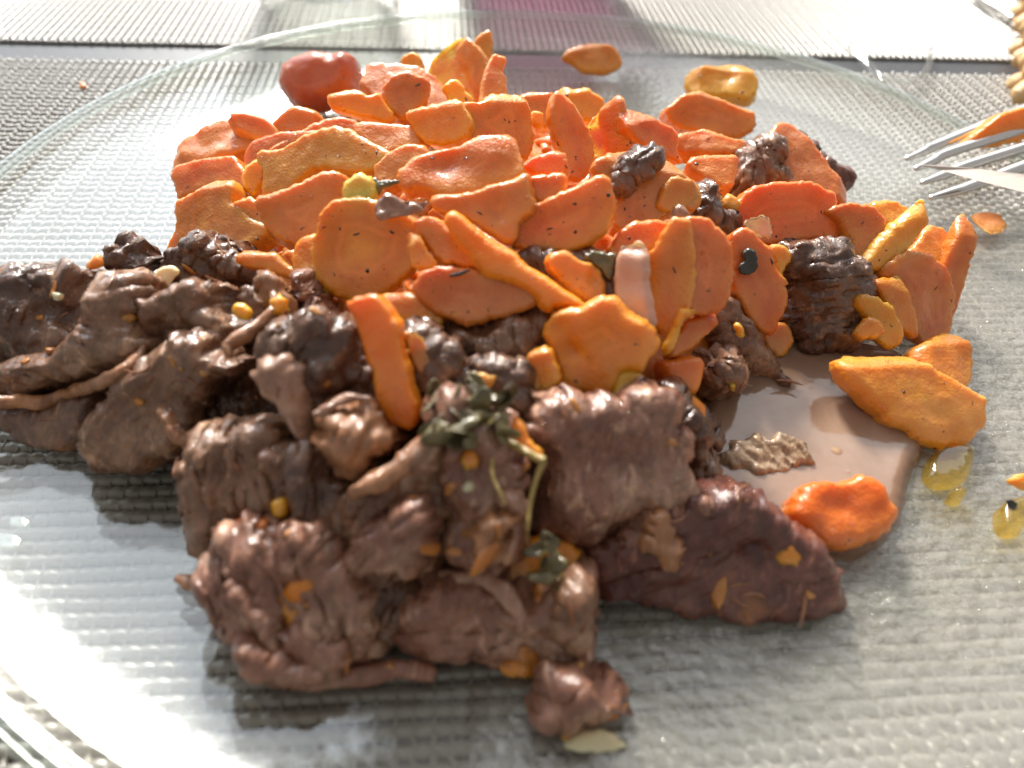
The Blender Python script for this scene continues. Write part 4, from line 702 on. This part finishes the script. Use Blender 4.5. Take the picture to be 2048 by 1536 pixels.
car('orange scrap right beside the green herb clump', 'P', [(1020,870),(1033,830),(1050,850),(1060,885),(1090,900),(1075,915),(1040,900)], 'carrot_vivid', 'carrot_crumb', el=45, lift=.45, T=.2)
car('peach-coloured scrap crowning the rough dark beef lump', 'P', [(950,762),(960,745),(995,743),(1000,757),(985,770),(962,772)], 'carrot_pink', 'carrot_crumb', el=50, lift=.35, T=.15)
car('orange morsel on the light brown beef column', 'P', [(915,920),(935,895),(952,900),(962,925),(950,942),(930,940)], 'carrot', 'carrot_crumb', el=45, lift=.6, T=.2)
car('small pale disc lying alone on the glass behind the spear', 'H', [(1745,30),(1800,8),(1870,8),(1930,35),(1955,75),(1940,115),(1870,130),(1800,95)], 'carrot_pink', 'carrot_disc', el=80, z=1.1, T=.15, r=.07, facet=False)
car('orange scrap at the right edge of the photo on wet glass', 'L', [(1620,140),(1660,118),(1720,112),(1760,150),(1740,190),(1680,185)], 'carrot_yellow', 'carrot_crumb', el=60, z=1.05, T=.2)
for lab, tile, pts in [('first orange fleck on the sloping beef strip by the pool', 'G', [(1370,680),(1400,655),(1440,710),(1435,755),(1395,745)]),
                       ('amber fleck low in the broth by the sloping beef strip', 'G', [(1340,1010),(1375,1000),(1400,1030),(1380,1065),(1345,1055)]),
                       ('orange bit in the pocket of the hollowed left beef', 'E', [(1330,570),(1380,540),(1450,560),(1470,610),(1420,640),(1350,610)]),
                       ('small orange crumb on top of the long striated slab at left', 'E', [(530,270),(560,250),(590,270),(580,310),(540,330),(500,340),(505,310)]),
                       ('pale orange crumb on the tan beef shoulder left of the strip', 'F', [(355,990),(400,930),(480,930),(470,975),(400,1000)])]:
    car(lab, tile, pts, 'carrot_yellow', 'carrot_crumb', el=45, lift=.42, T=.16, r=.07)

# ================================================================== onion, crumbs, herbs
car('pale pink onion petal standing between the amber slice and the round pair', 'G', [(675,330),(680,290),(700,228),(760,198),(830,200),(865,260),(865,420),(885,560),(900,660),(850,690),(760,630),(700,560),(668,440)], 'onion', 'onion_petal', el=36, az=-20, lift=.4, T=.22, r=.1, cat='onion', group=None)
car('square translucent onion scrap on the big orange slab', 'C', [(1420,1290),(1500,1265),(1560,1260),(1590,1330),(1580,1400),(1500,1380),(1440,1340)], 'onion', 'onion_scrap', el=42, lift=.32, T=.08, r=.04, cat='onion', group=None)
car('translucent onion skin curling over the top of the upright pair', 'G', [(960,140),(990,60),(1020,-20),(1060,-30),(1120,40),(1090,100),(1030,150),(970,180)], 'fat', 'onion_skin', el=40, lift=.6, T=.08, r=.04, cat='onion', group=None)
car('crumpled translucent onion shred behind the big round slice', 'B', [(730,1190),(790,1130),(860,1150),(920,1190),(1060,1170),(1000,1230),(900,1260),(800,1280),(760,1270)], 'fat', 'onion_shred', el=48, lift=.45, T=.08, r=.04, lump=.1, lumpw=3, cat='onion', group=None)
for lab, tile, pts, z_ in [('cream-coloured crumb of fat on the left beef heap', 'E', [(885,400),(930,335),(1000,325),(1050,360),(1000,400),(960,450),(880,490),(860,440)], None),
                       ('flat oval seed-like crumb left of the cream fat crumb', 'E', [(785,415),(830,402),(880,420),(880,445),(820,440)], None),
                       ('small white crumb on the light brown beef column', 'P', [(920,970),(940,960),(952,975),(940,990),(922,985)], None),
                       ('cream crumb near the top edge of the mauve beef chunk', 'G', [(570,1130),(620,1115),(660,1140),(630,1160),(580,1160)], None),
                       ('rice-like white crumb on the right of the mauve beef chunk', 'G', [(765,1180),(800,1170),(850,1200),(860,1240),(810,1230)], None),
                       ('yellowish flake on the far left dark beef', 'E', [(290,480),(330,470),(370,490),(340,530),(300,520)], None),
                       ('pinkish white scrap on the front centre beef ridge', 'J', [(1100,500),(1130,430),(1180,420),(1210,440),(1170,520),(1130,525)], None)]:
    slab('fat_crumb', lab, 'crumb' if 'pink' not in lab else 'fat', tile, pts, el=48, lift=.42, T=.14, r=.07, h=.04, jag=.02, lump=.02, fine=.01, cat='crumb')
slab('fat_crumb', 'pale peach crumb of fat nearest the viewer, below the small beef piece', 'crumb', 'P', [(1125,1490),(1150,1475),(1190,1452),(1230,1470),(1262,1495),(1215,1508),(1140,1508)], el=62, z=.82, T=.15, r=.07, h=.05, jag=.03, lump=.03, cat='crumb')
def leaf(label, tile, pts, mat='herb', name='herb_leaf', lift=.45, T=.06, el=44, az=0, **k):
    k.setdefault('bumps', ())
    return slab(name, label, mat, tile, pts, el=el, az=az, lift=lift, T=T, r=.028, h=.035, jag=.04, lump=.05, lumpw=3.5, fine=.012, finew=.12, cat='herb', group=GH, **k)
leaf('dark leaf scrap on the smooth central carrot slice', 'C', [(460,1240),(490,1195),(540,1190),(555,1225),(540,1265),(510,1255)], 'herb_black', el=38, az=-10, lift=.40)
leaf('curled black-green leaf on the piece right of the round pair', 'G', [(1398,370),(1405,320),(1430,290),(1430,250),(1470,220),(1505,240),(1515,310),(1480,370),(1430,380)], 'herb_black', lift=.42, el=40, az=8, T=.14)
leaf('green-grey herb scrap behind the yellow-green stub', 'B', [(705,1045),(740,1030),(760,1060),(830,1045),(880,1060),(830,1085),(770,1090),(750,1140),(725,1150)], 'herb', lift=.5, T=.1)
leaf('greenish herb clump under the reddish wrinkled slice', 'G', [(480,260),(560,240),(640,260),(680,300),(660,380),(640,410),(590,340),(520,300)], 'herb', lift=.15, T=.3)
leaf('small herb sprig on the jagged bright piece by the broth', 'G', [(1110,1235),(1150,1215),(1200,1215),(1210,1245),(1150,1255)], 'herb', lift=.4, T=.08)
leaf('dark herb flake in the oil at the right edge', 'P', [(2013,1000),(2030,1002),(2038,1012),(2028,1020),(2016,1012)], 'herb_black', z=.98)
# big wilted green clump: many folded leaves in one plant
hc = unproj(950, 835, zb(950, 835)+.45)
root = empty('herb_clump', hc); tag(root, 'large wilted grey-green herb clump with a yellow stem, front centre', 'herb', GH)
def crumpled(name, c, ax, sz, mat, seed, parent):
    nu, nvv = 13, 9; V = []
    R = Matrix.Rotation(ax[0], 3, 'Z') @ Matrix.Rotation(ax[1], 3, 'X') @ Matrix.Rotation(ax[2], 3, 'Y')
    for i in range(nu):
        for j in range(nvv):
            a, b = i/(nu-1)-.5, j/(nvv-1)-.5; wd = math.sqrt(max(.02, 1-(2*a)**2))
            p = np.array([a*sz, b*sz*.55*wd, 0.]); V.append(p)
    V = np.array(V); V[:, 2] += .13*sz*np.sin(V[:, 0]/sz*4+seed)+.16*sz*np.cos(V[:, 1]/sz*6+seed*2)
    V += .045*np.stack([fbm(V*2.2+seed), fbm(V*2.2+seed+5), fbm(V*2.2+seed+8)], 1)
    V = np.array([tuple(R @ Vector(v_)) for v_ in V])
    top = V.copy(); Fg = grid_faces(nu, nvv)
    o = link(name, mesh_np(name, V+np.array(c)-hc, Fg), M[mat], parent)
    md = o.modifiers.new('thick', 'SOLIDIFY'); md.thickness = .00018
    return o
for k in range(34):
    q = (rng.uniform(860, 1015), rng.uniform(775, 885)); q = (q[0], q[1])
    c = unproj(q[0], q[1], zb(*q)+.55+rng.uniform(0, .16))
    crumpled('leaf', c, rng.uniform(-1.4, 1.4, 3), rng.uniform(.34, .62), 'herb', k*2.3, root)
def stem(pts, rads, zs, parent, name='stem'):
    Q = [unproj(x, y, z) for (x, y), z in zip(pts, zs)]
    return tube(name, np.array(Q)-hc, rads, M['stem'], parent=parent, seg=8, noise=.0)
z1 = zb(1000, 950)
stem([(965,860),(1020,885),(1060,908),(1088,922)], [.05,.055,.06,.07], [z1+.75, z1+.8, z1+.85, z1+.85], root)
stem([(1088,920),(1072,960),(1060,1010),(1055,1060),(1052,1090)], [.05, .038, .032, .028, .024], [z1+.85, z1+.65, z1+.45, z1+.25, 2.0], root)
stem([(985,905),(985,950),(1000,985),(1010,1010)], [.035,.03,.028,.02], [z1+.8, z1+.7, z1+.65, z1+.55], root)
hc = unproj(1095, 1135, 1.75); root = empty('herb_tuft', hc); tag(root, 'drooping grey-green herb tuft at the foot of the stem, lower centre', 'herb', GH)
for k in range(9):
    q = (1075+rng.uniform(-15, 30)+k*6, 1085+k*16+rng.uniform(-8, 8)); c = unproj(q[0], q[1], 2.15-.09*k)
    crumpled('leaf', c, rng.uniform(-1.4, 1.4, 3), rng.uniform(.28, .5), 'herb', k*3.7+1, root)
o = soft_tube('rosemary_needle', 'thin dark rosemary needle on the oval rosy slice', 'herb_black', 'F', [(1170,385),(1220,375),(1285,352)], [.025,.035,.02], 'herb', GH, lift=.42, noise=0, seg=6)
M['crumbs'] = carrot_mat('small_carrot_crumbs', (.45, .15, .02), (.60, .24, .04), (.5, .2, .03), .1, .2)
M['bead'] = glass_mat('broth_bead', (.96, .88, .78), .02)
# ================================================================== filler under the pieces, gravy pool
FOOD = np.array([(0,520),(330,470),(345,290),(560,140),(700,110),(850,110),(960,80),(1050,160),(1250,200),(1400,230),(1600,260),(1700,370),(1850,410),(1950,450),(1900,640),(1750,700),(1560,720),(1440,740),(1420,860),(1400,990),(1600,1090),(1660,1200),(1480,1240),(1200,1180),(1180,1320),(850,1330),(700,1330),(500,1340),(440,1180),(380,950),(200,920),(40,880),(-120,840),(-120,560)], float)
sx_, sy_ = np.meshgrid(np.arange(-120, 2000, 22), np.arange(60, 1400, 22)); sp = np.c_[sx_.ravel(), sy_.ravel()].astype(float)
sp = sp[inside(FOOD, sp[:, 0], sp[:, 1])]; src = np.array([unproj(a, b, zb(a, b)) for a, b in sp])
gx, gy = np.meshgrid(np.arange(-12.5, 12.5, .13), np.arange(-12, 12, .13)); G = np.c_[gx.ravel(), gy.ravel()]
H = np.full(len(G), -1.0)
for s in range(0, len(G), 2000):
    d2 = ((G[s:s+2000, None]-src[None, :, :2])**2).sum(2); wq = np.exp(-d2/(2*.35**2)); sw = wq.sum(1)
    H[s:s+2000] = np.where(sw > .02, (wq*src[:, 2]).sum(1)/np.maximum(sw, 1e-9) - 1.15*np.exp(-sw*.05) - .62, -1)
rr = np.hypot(G[:, 0], G[:, 1]); base = plate_top(rr)
P3 = np.c_[G, H]; H = H + .18*fbm(np.c_[G*1.3, H*0], 3) + .07*fbm(np.c_[G*5, H*0+3], 2)
keep = (H > base+.02)
H = np.maximum(H, base+.006)
ny, nx = gx.shape; Fq = grid_faces(ny, nx); Fq = Fq[keep[Fq].any(1)]
cen = G[Fq].mean(1); cz = H[Fq].mean(1)
def project(P):
    q = P-CAM; zc = q@FWD; return np.c_[1024+FPX*(q@RGT)/zc, 768+FPX*(q@DWN)/zc]
uvp = project(np.c_[cen, cz])
SPLIT = np.array([(300,-50),(300,500),(480,520),(600,640),(700,660),(850,700),(1050,700),(1100,780),(1420,830),(1440,640),(1560,700),(1760,720),(2100,760),(2100,-50)], float)
isc = inside(SPLIT, uvp[:, 0], uvp[:, 1])
for nm, sel, mt, lab in (('carrot_mash', isc, 'mash', 'soft mashed carrot and sauce filling the gaps under the carrot slices'), ('beef_shreds', ~isc, 'meat_dark', 'small shreds of beef and gravy filling the gaps under the beef chunks')):
    f = Fq[sel]; used, inv = np.unique(f, return_inverse=True); V = np.c_[G[used], H[used]]; c = V.mean(0)
    me = mesh_np(nm, V-c, inv.reshape(f.shape)); at = me.attributes.new('edge', 'FLOAT', 'POINT'); at.data.foreach_set('value', np.ones(len(V)))
    tag(link(nm, me, M[mt], None, Vector(c)*S), lab, 'stew', None, 'stuff')

def pool(name, label, mat, pts, zt, h=.1, thick=.1, cat='gravy', rim=.12, tile='P', wav=.0, kind=None, hard=True):
    rng_ = np.random.default_rng(len(label))
    P = np.array([p[:2] for p in px(tile, pts)], float)
    W = np.array([unproj(a, b, zt)[:2] for a, b in P]); Q = resample(chaikin(W, 2), h); nn = len(Q)
    if rim > .3: Q = Q+.10*np.stack([fbm(np.c_[Q*1.8, Q[:, 0]*0], 3), fbm(np.c_[Q*1.8, Q[:, 0]*0+7], 3)], 1)
    lo, hi = Q.min(0), Q.max(0); ax, ay = np.meshgrid(np.arange(lo[0], hi[0], h), np.arange(lo[1], hi[1], h)); g = np.c_[ax.ravel(), ay.ravel()]
    g = g + rng.uniform(-.1, .1, g.shape)*h; g = g[inside(Q, g[:, 0], g[:, 1])]; g = g[segdist(Q, g) > .4*h]
    vs, es, fs, *_ = delaunay_2d_cdt([Vector(p) for p in np.vstack([Q, g])], [(i, (i+1) % nn) for i in range(nn)], [], 1, 1e-6)
    X = np.array([tuple(p) for p in vs]); d = segdist(Q, X); t_ = np.clip(d/rim, 0, 1)
    g0 = plate_top(np.hypot(X[:, 0], X[:, 1]))+.008
    zz = g0*(1-np.sqrt(1-(1-t_)**2)) + np.maximum(zt, g0+.02)*np.sqrt(1-(1-t_)**2) + wav*pn(np.c_[X*1.5, X[:, 0]*0])*t_
    tri = np.array([f for f in fs if len(f) == 3]); a, b, c = X[tri[:, 0]], X[tri[:, 1]], X[tri[:, 2]]
    cr = (b-a)[:, 0]*(c-a)[:, 1]-(b-a)[:, 1]*(c-a)[:, 0]; tri[cr < 0] = tri[cr < 0][:, ::-1]
    nv = len(X); V = np.vstack([np.c_[X, zz], np.c_[X, g0-.006]]); F = np.vstack([tri, tri[:, ::-1]+nv]); C = V.mean(0)
    me = mesh_np(name, V-C, F); at = me.attributes.new('edge', 'FLOAT', 'POINT'); at.data.foreach_set('value', np.r_[d, d])
    o = link(name, me, M[mat], None, Vector(C)*S); tag(o, label, cat, None, kind); return o
pool('gravy_pool', 'pinkish brown pool of milky gravy at the right of the beef', 'gravy', [(1370,990),(1380,900),(1400,800),(1440,700),(1540,640),(1700,660),(1840,700),(1880,800),(1880,860),(1860,895),(1838,920),(1826,955),(1818,1000),(1805,1050),(1760,1095),(1690,1115),(1600,1085),(1520,1050),(1440,1040)], .82, wav=.012, rim=.35)
pool('gravy_film', 'thin brownish wet film under the far right slab', 'oil', [(1880,880),(1960,880),(1955,930),(1930,960),(1870,965),(1850,930)], .84, rim=.1)
pool('oil_spot', 'amber oil drop on the glass right of the gravy pool', 'oil', [(1905,985),(1908,972),(1922,967),(1938,972),(1942,982),(1928,990)], .93, h=.04, rim=.07)
pool('oil_spot', 'larger yellow oil patch holding a dark herb flake at the right edge', 'oil', [(2005,1020),(2005,1000),(2025,990),(2060,985),(2065,1050),(2030,1060),(2008,1045)], .97, h=.05, rim=.08)
for lab, cx_, cy_, r_ in [('double water drop on the glass at the far left, lower part', 30, 1098, 26), ('upper bead of the double water drop at the far left', 48, 1056, 20)]:
    pool('water_drop', lab, 'drop', [(cx_+r_*math.cos(a), cy_+r_*.8*math.sin(a)) for a in np.linspace(0, 2*math.pi, 10, endpoint=False)], float(plate_top(11.2))+.09, h=.04, rim=.18, cat='drop')

# beads of grease scattered over the glass
V, F, off = [], [], 0
def bead(c, r, fl):
    global off
    nlat, nlon = 4, 8
    for i in range(nlat):
        p = i/nlat*math.pi/2
        for j in range(nlon):
            a = 2*math.pi*j/nlon; V.append((c[0]+r*math.cos(p)*math.cos(a), c[1]+r*math.cos(p)*math.sin(a), c[2]+r*fl*math.sin(p)))
    V.append((c[0], c[1], c[2]+r*fl))
    for i in range(nlat-1):
        for j in range(nlon): F.append([off+i*nlon+j, off+i*nlon+(j+1) % nlon, off+(i+1)*nlon+(j+1) % nlon, off+(i+1)*nlon+j])
    for j in range(nlon): F.append([off+(nlat-1)*nlon+j, off+(nlat-1)*nlon+(j+1) % nlon, off+nlat*nlon])
    off += nlat*nlon+1
zones = [(1820,960,60,55,110),(1760,1180,170,110,420),(1560,1290,200,60,160),(1990,960,70,120,90),(1980,620,60,150,90),(1900,1100,100,120,90),(1620,1400,110,60,30),(230,450,110,60,60),(1400,160,220,60,70),(1300,1300,70,60,40),(1860,480,100,60,20),(900,1340,120,30,10)]
for (zx, zy, ax_, ay_, nb_) in zones:
    for k in range(nb_):
        q = rng.normal(0, .6, 2); x_, y_ = zx+q[0]*ax_, zy+q[1]*ay_
        w_ = unproj(x_, y_, .9); g = float(plate_top(math.hypot(w_[0], w_[1]))); w_ = unproj(x_, y_, g)
        if math.hypot(w_[0], w_[1]) > 13.4: continue
        bead((w_[0], w_[1], g+.004), .015+.045*rng.random()**3, rng.uniform(.35, .7))
tag(link('grease_beads', mesh_np('grease_beads', V, F), M['drop']), 'tiny clear beads of grease and broth spattered over the glass', 'droplets', None, 'stuff')

# ================================================================== frayed fibres, crumbs, flecks and beads lying on the food
from mathutils.bvhtree import BVHTree
def tree_of(pred):
    Vt, Ft, o_ = [], [], 0
    for ob in scene.objects:
        if ob.type == 'MESH' and pred(ob):
            co = np.empty(len(ob.data.vertices)*3); ob.data.vertices.foreach_get('co', co); co = co.reshape(-1, 3)/S+np.array(ob.location)/S
            fi = np.array([(p_.vertices[0], p_.vertices[q_], p_.vertices[q_+1]) for p_ in ob.data.polygons for q_ in range(1, len(p_.vertices)-1)], int)
            if not len(fi): continue
            Vt.append(co); Ft.append(fi+o_); o_ += len(co)
    Vt = np.vstack(Vt); Ft = np.vstack(Ft); return BVHTree.FromPolygons([tuple(v_) for v_ in Vt], [tuple(map(int, f_)) for f_ in Ft])
isb = lambda ob: ob.get('category') == 'beef'; isc_ = lambda ob: ob.get('category') == 'carrot'
T_all = tree_of(lambda ob: isb(ob) or isc_(ob)); T_b = tree_of(isb); T_c = tree_of(isc_)
def surf(x, y, tree):
    ray = (x-1024)/FPX*RGT+(y-768)/FPX*DWN+FWD; ray = ray/np.linalg.norm(ray)
    hit = T_all.ray_cast(Vector(CAM), Vector(ray)); own = tree.ray_cast(Vector(CAM), Vector(ray))
    if hit[0] is None or own[0] is None or abs(hit[3]-own[3]) > .01: return None
    return np.array(hit[0]), np.array(hit[1])
Vf, Ff_ = [], []; fo = 0; made = 0
while made < 60:
    x_, y_ = rng.uniform(0, 1680), rng.uniform(480, 1460)
    q = surf(x_, y_, T_b)
    if q is None: continue
    made += 1; p_, n_ = q
    ang = 2.2*fbm(np.array([[p_[0]*.35, p_[1]*.35, 3.3]]), 2)[0]+1.1; d_ = np.array([math.cos(ang), math.sin(ang), 0]); d_ += rng.normal(0, .35, 3); d_ -= n_*(d_@n_); d_ /= np.linalg.norm(d_)
    L_ = rng.uniform(.18, .75); rad_ = rng.uniform(.010, .026); cv = np.cross(n_, d_)*rng.normal(0, .3)
    C_ = [p_+d_*L_*(a_-.5)+cv*L_*(a_-.5)**2*2+n_*(rad_*.1+.05*L_*max(0, a_-.6)*rng.uniform(0, 2.2)) for a_ in np.linspace(0, 1, 6)]
    for i_, c_ in enumerate(C_):
        w_ = rad_*(1-abs(2*i_/5-1)**3*.7); b_ = np.cross(d_, n_)
        for j_ in range(5):
            a_ = 2*math.pi*j_/5; Vf.append(c_+w_*(1.5*math.cos(a_)*b_+math.sin(a_)*n_))
    for i_ in range(5):
        for j_ in range(5): Ff_.append([fo+i_*5+j_, fo+i_*5+(j_+1) % 5, fo+(i_+1)*5+(j_+1) % 5, fo+(i_+1)*5+j_])
    fo += 30
tag(link('beef_fibres', mesh_np('beef_fibres', Vf, Ff_), M['fibre']), 'fine frayed beef fibres clinging to the torn chunks', 'fibres', None, 'stuff')
def sprinkle(name, label, cat, mat, n_, box, tree, rlo, rhi, flat, ico, rough=.0, elong=1.0):
    bm = bmesh.new(); bmesh.ops.create_icosphere(bm, subdivisions=ico, radius=1.0); U = np.array([tuple(v_.co) for v_ in bm.verts]); FU = np.array([[v_.index for v_ in f_.verts] for f_ in bm.faces]); bm.free()
    V_, F_, k_ = [], [], 0; tries = 0
    while k_ < n_ and tries < n_*12:
        tries += 1; q = surf(rng.uniform(box[0], box[2]), rng.uniform(box[1], box[3]), tree)
        if q is None: continue
        p_, n3 = q; r_ = rlo+(rhi-rlo)*rng.random()**3; t1 = np.cross(n3, rng.normal(size=3)); t1 /= np.linalg.norm(t1); t2 = np.cross(n3, t1)
        W_ = U*(1+rough*rng.normal(size=(len(U), 1))); el_ = 1+(elong-1)*rng.random()
        V_.append(p_+n3*r_*flat*.35+r_*(W_[:, :1]*t1*el_+W_[:, 1:2]*t2/el_+W_[:, 2:]*n3*flat)); F_.append(FU+k_*len(U)); k_ += 1
    V_ = np.vstack(V_)
    if rhi > .2: V_ = V_+(.10 if rhi > .4 else .06)*np.stack([fbm(V_*2.1+3, 2), fbm(V_*2.1+9, 2), fbm(V_*2.1+15, 2)], 1)
    me_ = mesh_np(name, V_, np.vstack(F_)); at_ = me_.attributes.new('edge', 'FLOAT', 'POINT'); at_.data.foreach_set('value', np.full(len(V_), .3))
    tag(link(name, me_, M[mat]), label, cat, None, 'stuff')
T_m = tree_of(lambda ob: ob.name == 'carrot_mash'); _Ta = T_all; T_all = tree_of(lambda ob: isb(ob) or isc_(ob) or ob.name == 'carrot_mash')
sprinkle('carrot_fragments', 'soft broken carrot fragments wedged between the slices', 'carrot bits', 'carrot', 260, (340, 90, 1950, 760), T_m, .16, .42, .62, 3, .035, 1.7)
T_all = _Ta
sprinkle('gravy_smears', 'orange smears of gravy and mashed carrot on the beef', 'gravy', 'crumbs', 26, (20, 500, 1450, 1350), T_b, .08, .24, .22, 3, .06, 1.8)
sprinkle('herb_flecks', 'tiny dark flecks of herb and pepper stuck to the carrots', 'flecks', 'herb_black', 150, (350, 80, 1950, 900), T_c, .010, .045, .25, 1, .25, 2.2)
sprinkle('carrot_crumbs', 'fine orange crumbs of carrot strewn over the beef', 'crumbs', 'crumbs', 34, (20, 480, 1650, 1420), T_b, .02, .10, .4, 2, .22, 1.5)
sprinkle('broth_beads', 'small glistening beads of broth on carrots and beef', 'beads', 'bead', 1500, (0, 100, 1950, 1450), T_all, .012, .050, .6, 2)
sprinkle('broth_beads', 'dense glistening beads on the front disc of the upright pair and nearby slices', 'beads', 'bead', 260, (1360, 470, 1470, 640), T_c, .010, .028, .6, 1)

# ================================================================== cutlery at the right
fr = empty('fork', unproj(1960, 330, 1.9)); tag(fr, 'steel fork with a carrot slice on its tines, tips touching the plate at the right', 'fork')
f0 = np.array(fr.location)/S
tips = [((1812,318),(1890,282),(2080,205)), ((1830,338),(1905,302),(2090,245)), ((1843,366),(1930,332),(2095,280)), ((1860,396),(1960,365),(2105,310))]
ends = []
for (a, b, c) in tips:
    A_ = unproj(*a, 1.28); B_ = unproj(*b, 1.62); C_ = unproj(*c, 2.35); ends.append(C_)
    tube('tine', np.array([A_, (A_+B_)/2+np.array([0, 0, -.02]), B_, C_])-f0, [.09, .16, .18, .19], M['steel'], parent=fr, seg=10, flat=.7)
E0, E3 = ends[0]+0, ends[3]+0; dirv = (ends[1]-unproj(1905, 302, 1.62)); dirv /= np.linalg.norm(dirv)
side = E3-E0; ctrE = (E0+E3)/2
Vh = []
for k, (wd, dz) in enumerate([(1.12, 0), (1.14, .12), (1.0, .32), (.62, .5), (.30, .55), (.26, .55), (.30, .45)]):
    cc = ctrE + dirv*([0, .7, 1.8, 2.8, 3.8, 6, 10][k])+np.array([0, 0, dz*.3])
    for s_ in (-.5, -.25, 0, .25, .5):
        Vh.append(cc+side*wd*s_+np.array([0, 0, -.10*(1-4*s_*s_)]))
Vh = np.array(Vh)-f0
o = link('handle', mesh_np('handle', Vh, grid_faces(7, 5)), M['steel'], fr)
md = o.modifiers.new('s', 'SUBSURF'); md.levels = 2; md.render_levels = 2; md = o.modifiers.new('thick', 'SOLIDIFY'); md.thickness = .0018; md.offset = 0
car('orange carrot slice speared on the fork at the right edge', 'D', [(1605,1080),(1640,1040),(1730,980),(1800,920),(1880,860),(1990,825),(2120,800),(2160,960),(2060,1040),(1900,1080),(1750,1100),(1650,1100)], 'carrot_vivid', 'carrot_slice', el=35, z=2.15, T=.5, cat='carrot', group=None, ground=False)
kp = [(1836,330),(1880,331),(1960,338),(2060,350),(2120,362),(2120,408),(2060,388),(1960,363),(1880,340)]
kr = empty('table_knife', unproj(1980, 350, 1.9)); tag(kr, 'table knife whose pointed blade crosses in front of the fork', 'knife'); k0 = np.array(kr.location)/S
zs_ = [1.95, 2.05, 2.25, 2.45, 2.6, 2.5, 2.35, 2.15, 2.0]
Kp = np.array([unproj(*p, z_) for p, z_ in zip(kp, zs_)])-k0; nn = len(Kp)
off_ = np.array([0, .08, -.03])
Vk = np.vstack([Kp, Kp+off_]); Fk = [list(range(nn))[::-1], list(range(nn, 2*nn))]+[[i, (i+1) % nn, nn+(i+1) % nn, nn+i] for i in range(nn)]
o = link('blade', mesh_np('blade', Vk, Fk, False), M['blade'], kr); md = o.modifiers.new('b', 'BEVEL'); md.width = .0002; md.segments = 2

# ================================================================== glasses and things behind the plate
def tumbler(label, x, y, r0, r1, hgt, wine=None, facets=0):
    rt = empty('drinking_glass', (x, y, .1)); tag(rt, label, 'drinking glass')
    n_ = 64; pr_ = [(0, .0), (r0*.9, .0), (r0, .12), (r0*1.01, .5), (r1, hgt), (r1-.12, hgt+.05), (r1-.2, hgt-.05), (r0-.22, 1.1), (r0-.5, .75), (0, .7)]
    def lathe(nm, prof_, m_, par):
        Vv, Ff = [(0, 0, prof_[0][1])], []
        mid = prof_[1:-1]
        for (r_, z_) in mid:
            for k in range(n_):
                a = 2*math.pi*k/n_; f_ = 1+(.03*math.cos(a*facets) if facets else 0); Vv.append((r_*f_*math.cos(a), r_*f_*math.sin(a), z_))
        Vv.append((0, 0, prof_[-1][1])); L_ = len(Vv)-1
        for k in range(n_): Ff.append([0, 1+(k+1) % n_, 1+k]); Ff.append([L_, 1+(len(mid)-1)*n_+k, 1+(len(mid)-1)*n_+(k+1) % n_])
        for i in range(len(mid)-1):
            for k in range(n_): a, b = 1+i*n_+k, 1+i*n_+(k+1) % n_; Ff.append([a, b, b+n_, a+n_])
        return link(nm, mesh_np(nm, Vv, Ff), m_, par)
    lathe('glass_body', pr_, M['glass'], rt)
    if wine: lathe('red_wine', [(0, .78), (r0-.55, .82), (r0-.3, 1.1), (r0-.22+(r1-r0)*.4, wine), (0, wine)], M['wine'], rt)
g1 = unproj(662, 14, 0); tumbler('clear drinking glass at the top left of centre, only its thick base in view', g1[0], g1[1], 2.75, 3.4, 9.5, None, 12)
g2 = unproj(1075, -8, 0); tumbler('drinking glass of red wine at the top centre, only its base in view', g2[0], g2[1], 3.5, 4.1, 9.5, 6.0, 16)
# wicker rim at the right edge
wk = empty('wicker_basket', unproj(2050, 90, 0)); w0 = np.array(wk.location)/S; tag(wk, 'blurred pale wicker basket side at the upper right edge', 'basket')
for k in range(7):
    y_ = 205-k*36; a = unproj(2034, y_, .35); 
    pts_ = [np.array([a[0]+dx_, a[1]+.1*math.sin(dx_*5+k), .5+.28*math.sin(dx_*4.5+k*math.pi)+.0*k]) for dx_ in np.linspace(0, 3.2, 14)]
    tube('wicker_strand', np.array(pts_)-w0, .42, M['wicker'], parent=wk, seg=8)
    tube('wicker_strand', np.array([p+np.array([0, 0, .85]) for p in pts_[::1]])-w0, .42, M['wicker'], parent=wk, seg=8)
# clear loop and a cutlery handle on the far mat
soft_tube('plastic_loop', 'thin clear plastic loop hanging over the mat edge behind the plate', 'glass', 'P', [(1700,95),(1735,125),(1760,152),(1800,163),(1840,155),(1857,130),(1860,100)], [.12]*7, 'loop', None, zs=[.4,.4,.45,.5,.45,.4,.4], noise=0)
soft_tube('cutlery_handle', 'dark thin cutlery handle lying on the far mat at the top right', 'steel', 'P', [(1940,-20),(1975,5),(2005,22),(2026,38)], [.16]*4, 'cutlery', None, zs=[.5,.5,.5,.5], noise=0)
slab('bread_crumb', 'tiny brown crumb on the place mat at the upper left', 'carrot_pink', 'A', [(460,480),(480,470),(500,485),(495,510),(465,510)], el=70, z=.28, T=.1, r=.04, h=.04, jag=.01, lump=.01, cat='crumb', ground=False)
print('pieces', count[0], 'tris', sum(len(o.data.loops)-2*len(o.data.polygons) for o in scene.objects if o.type == 'MESH'))
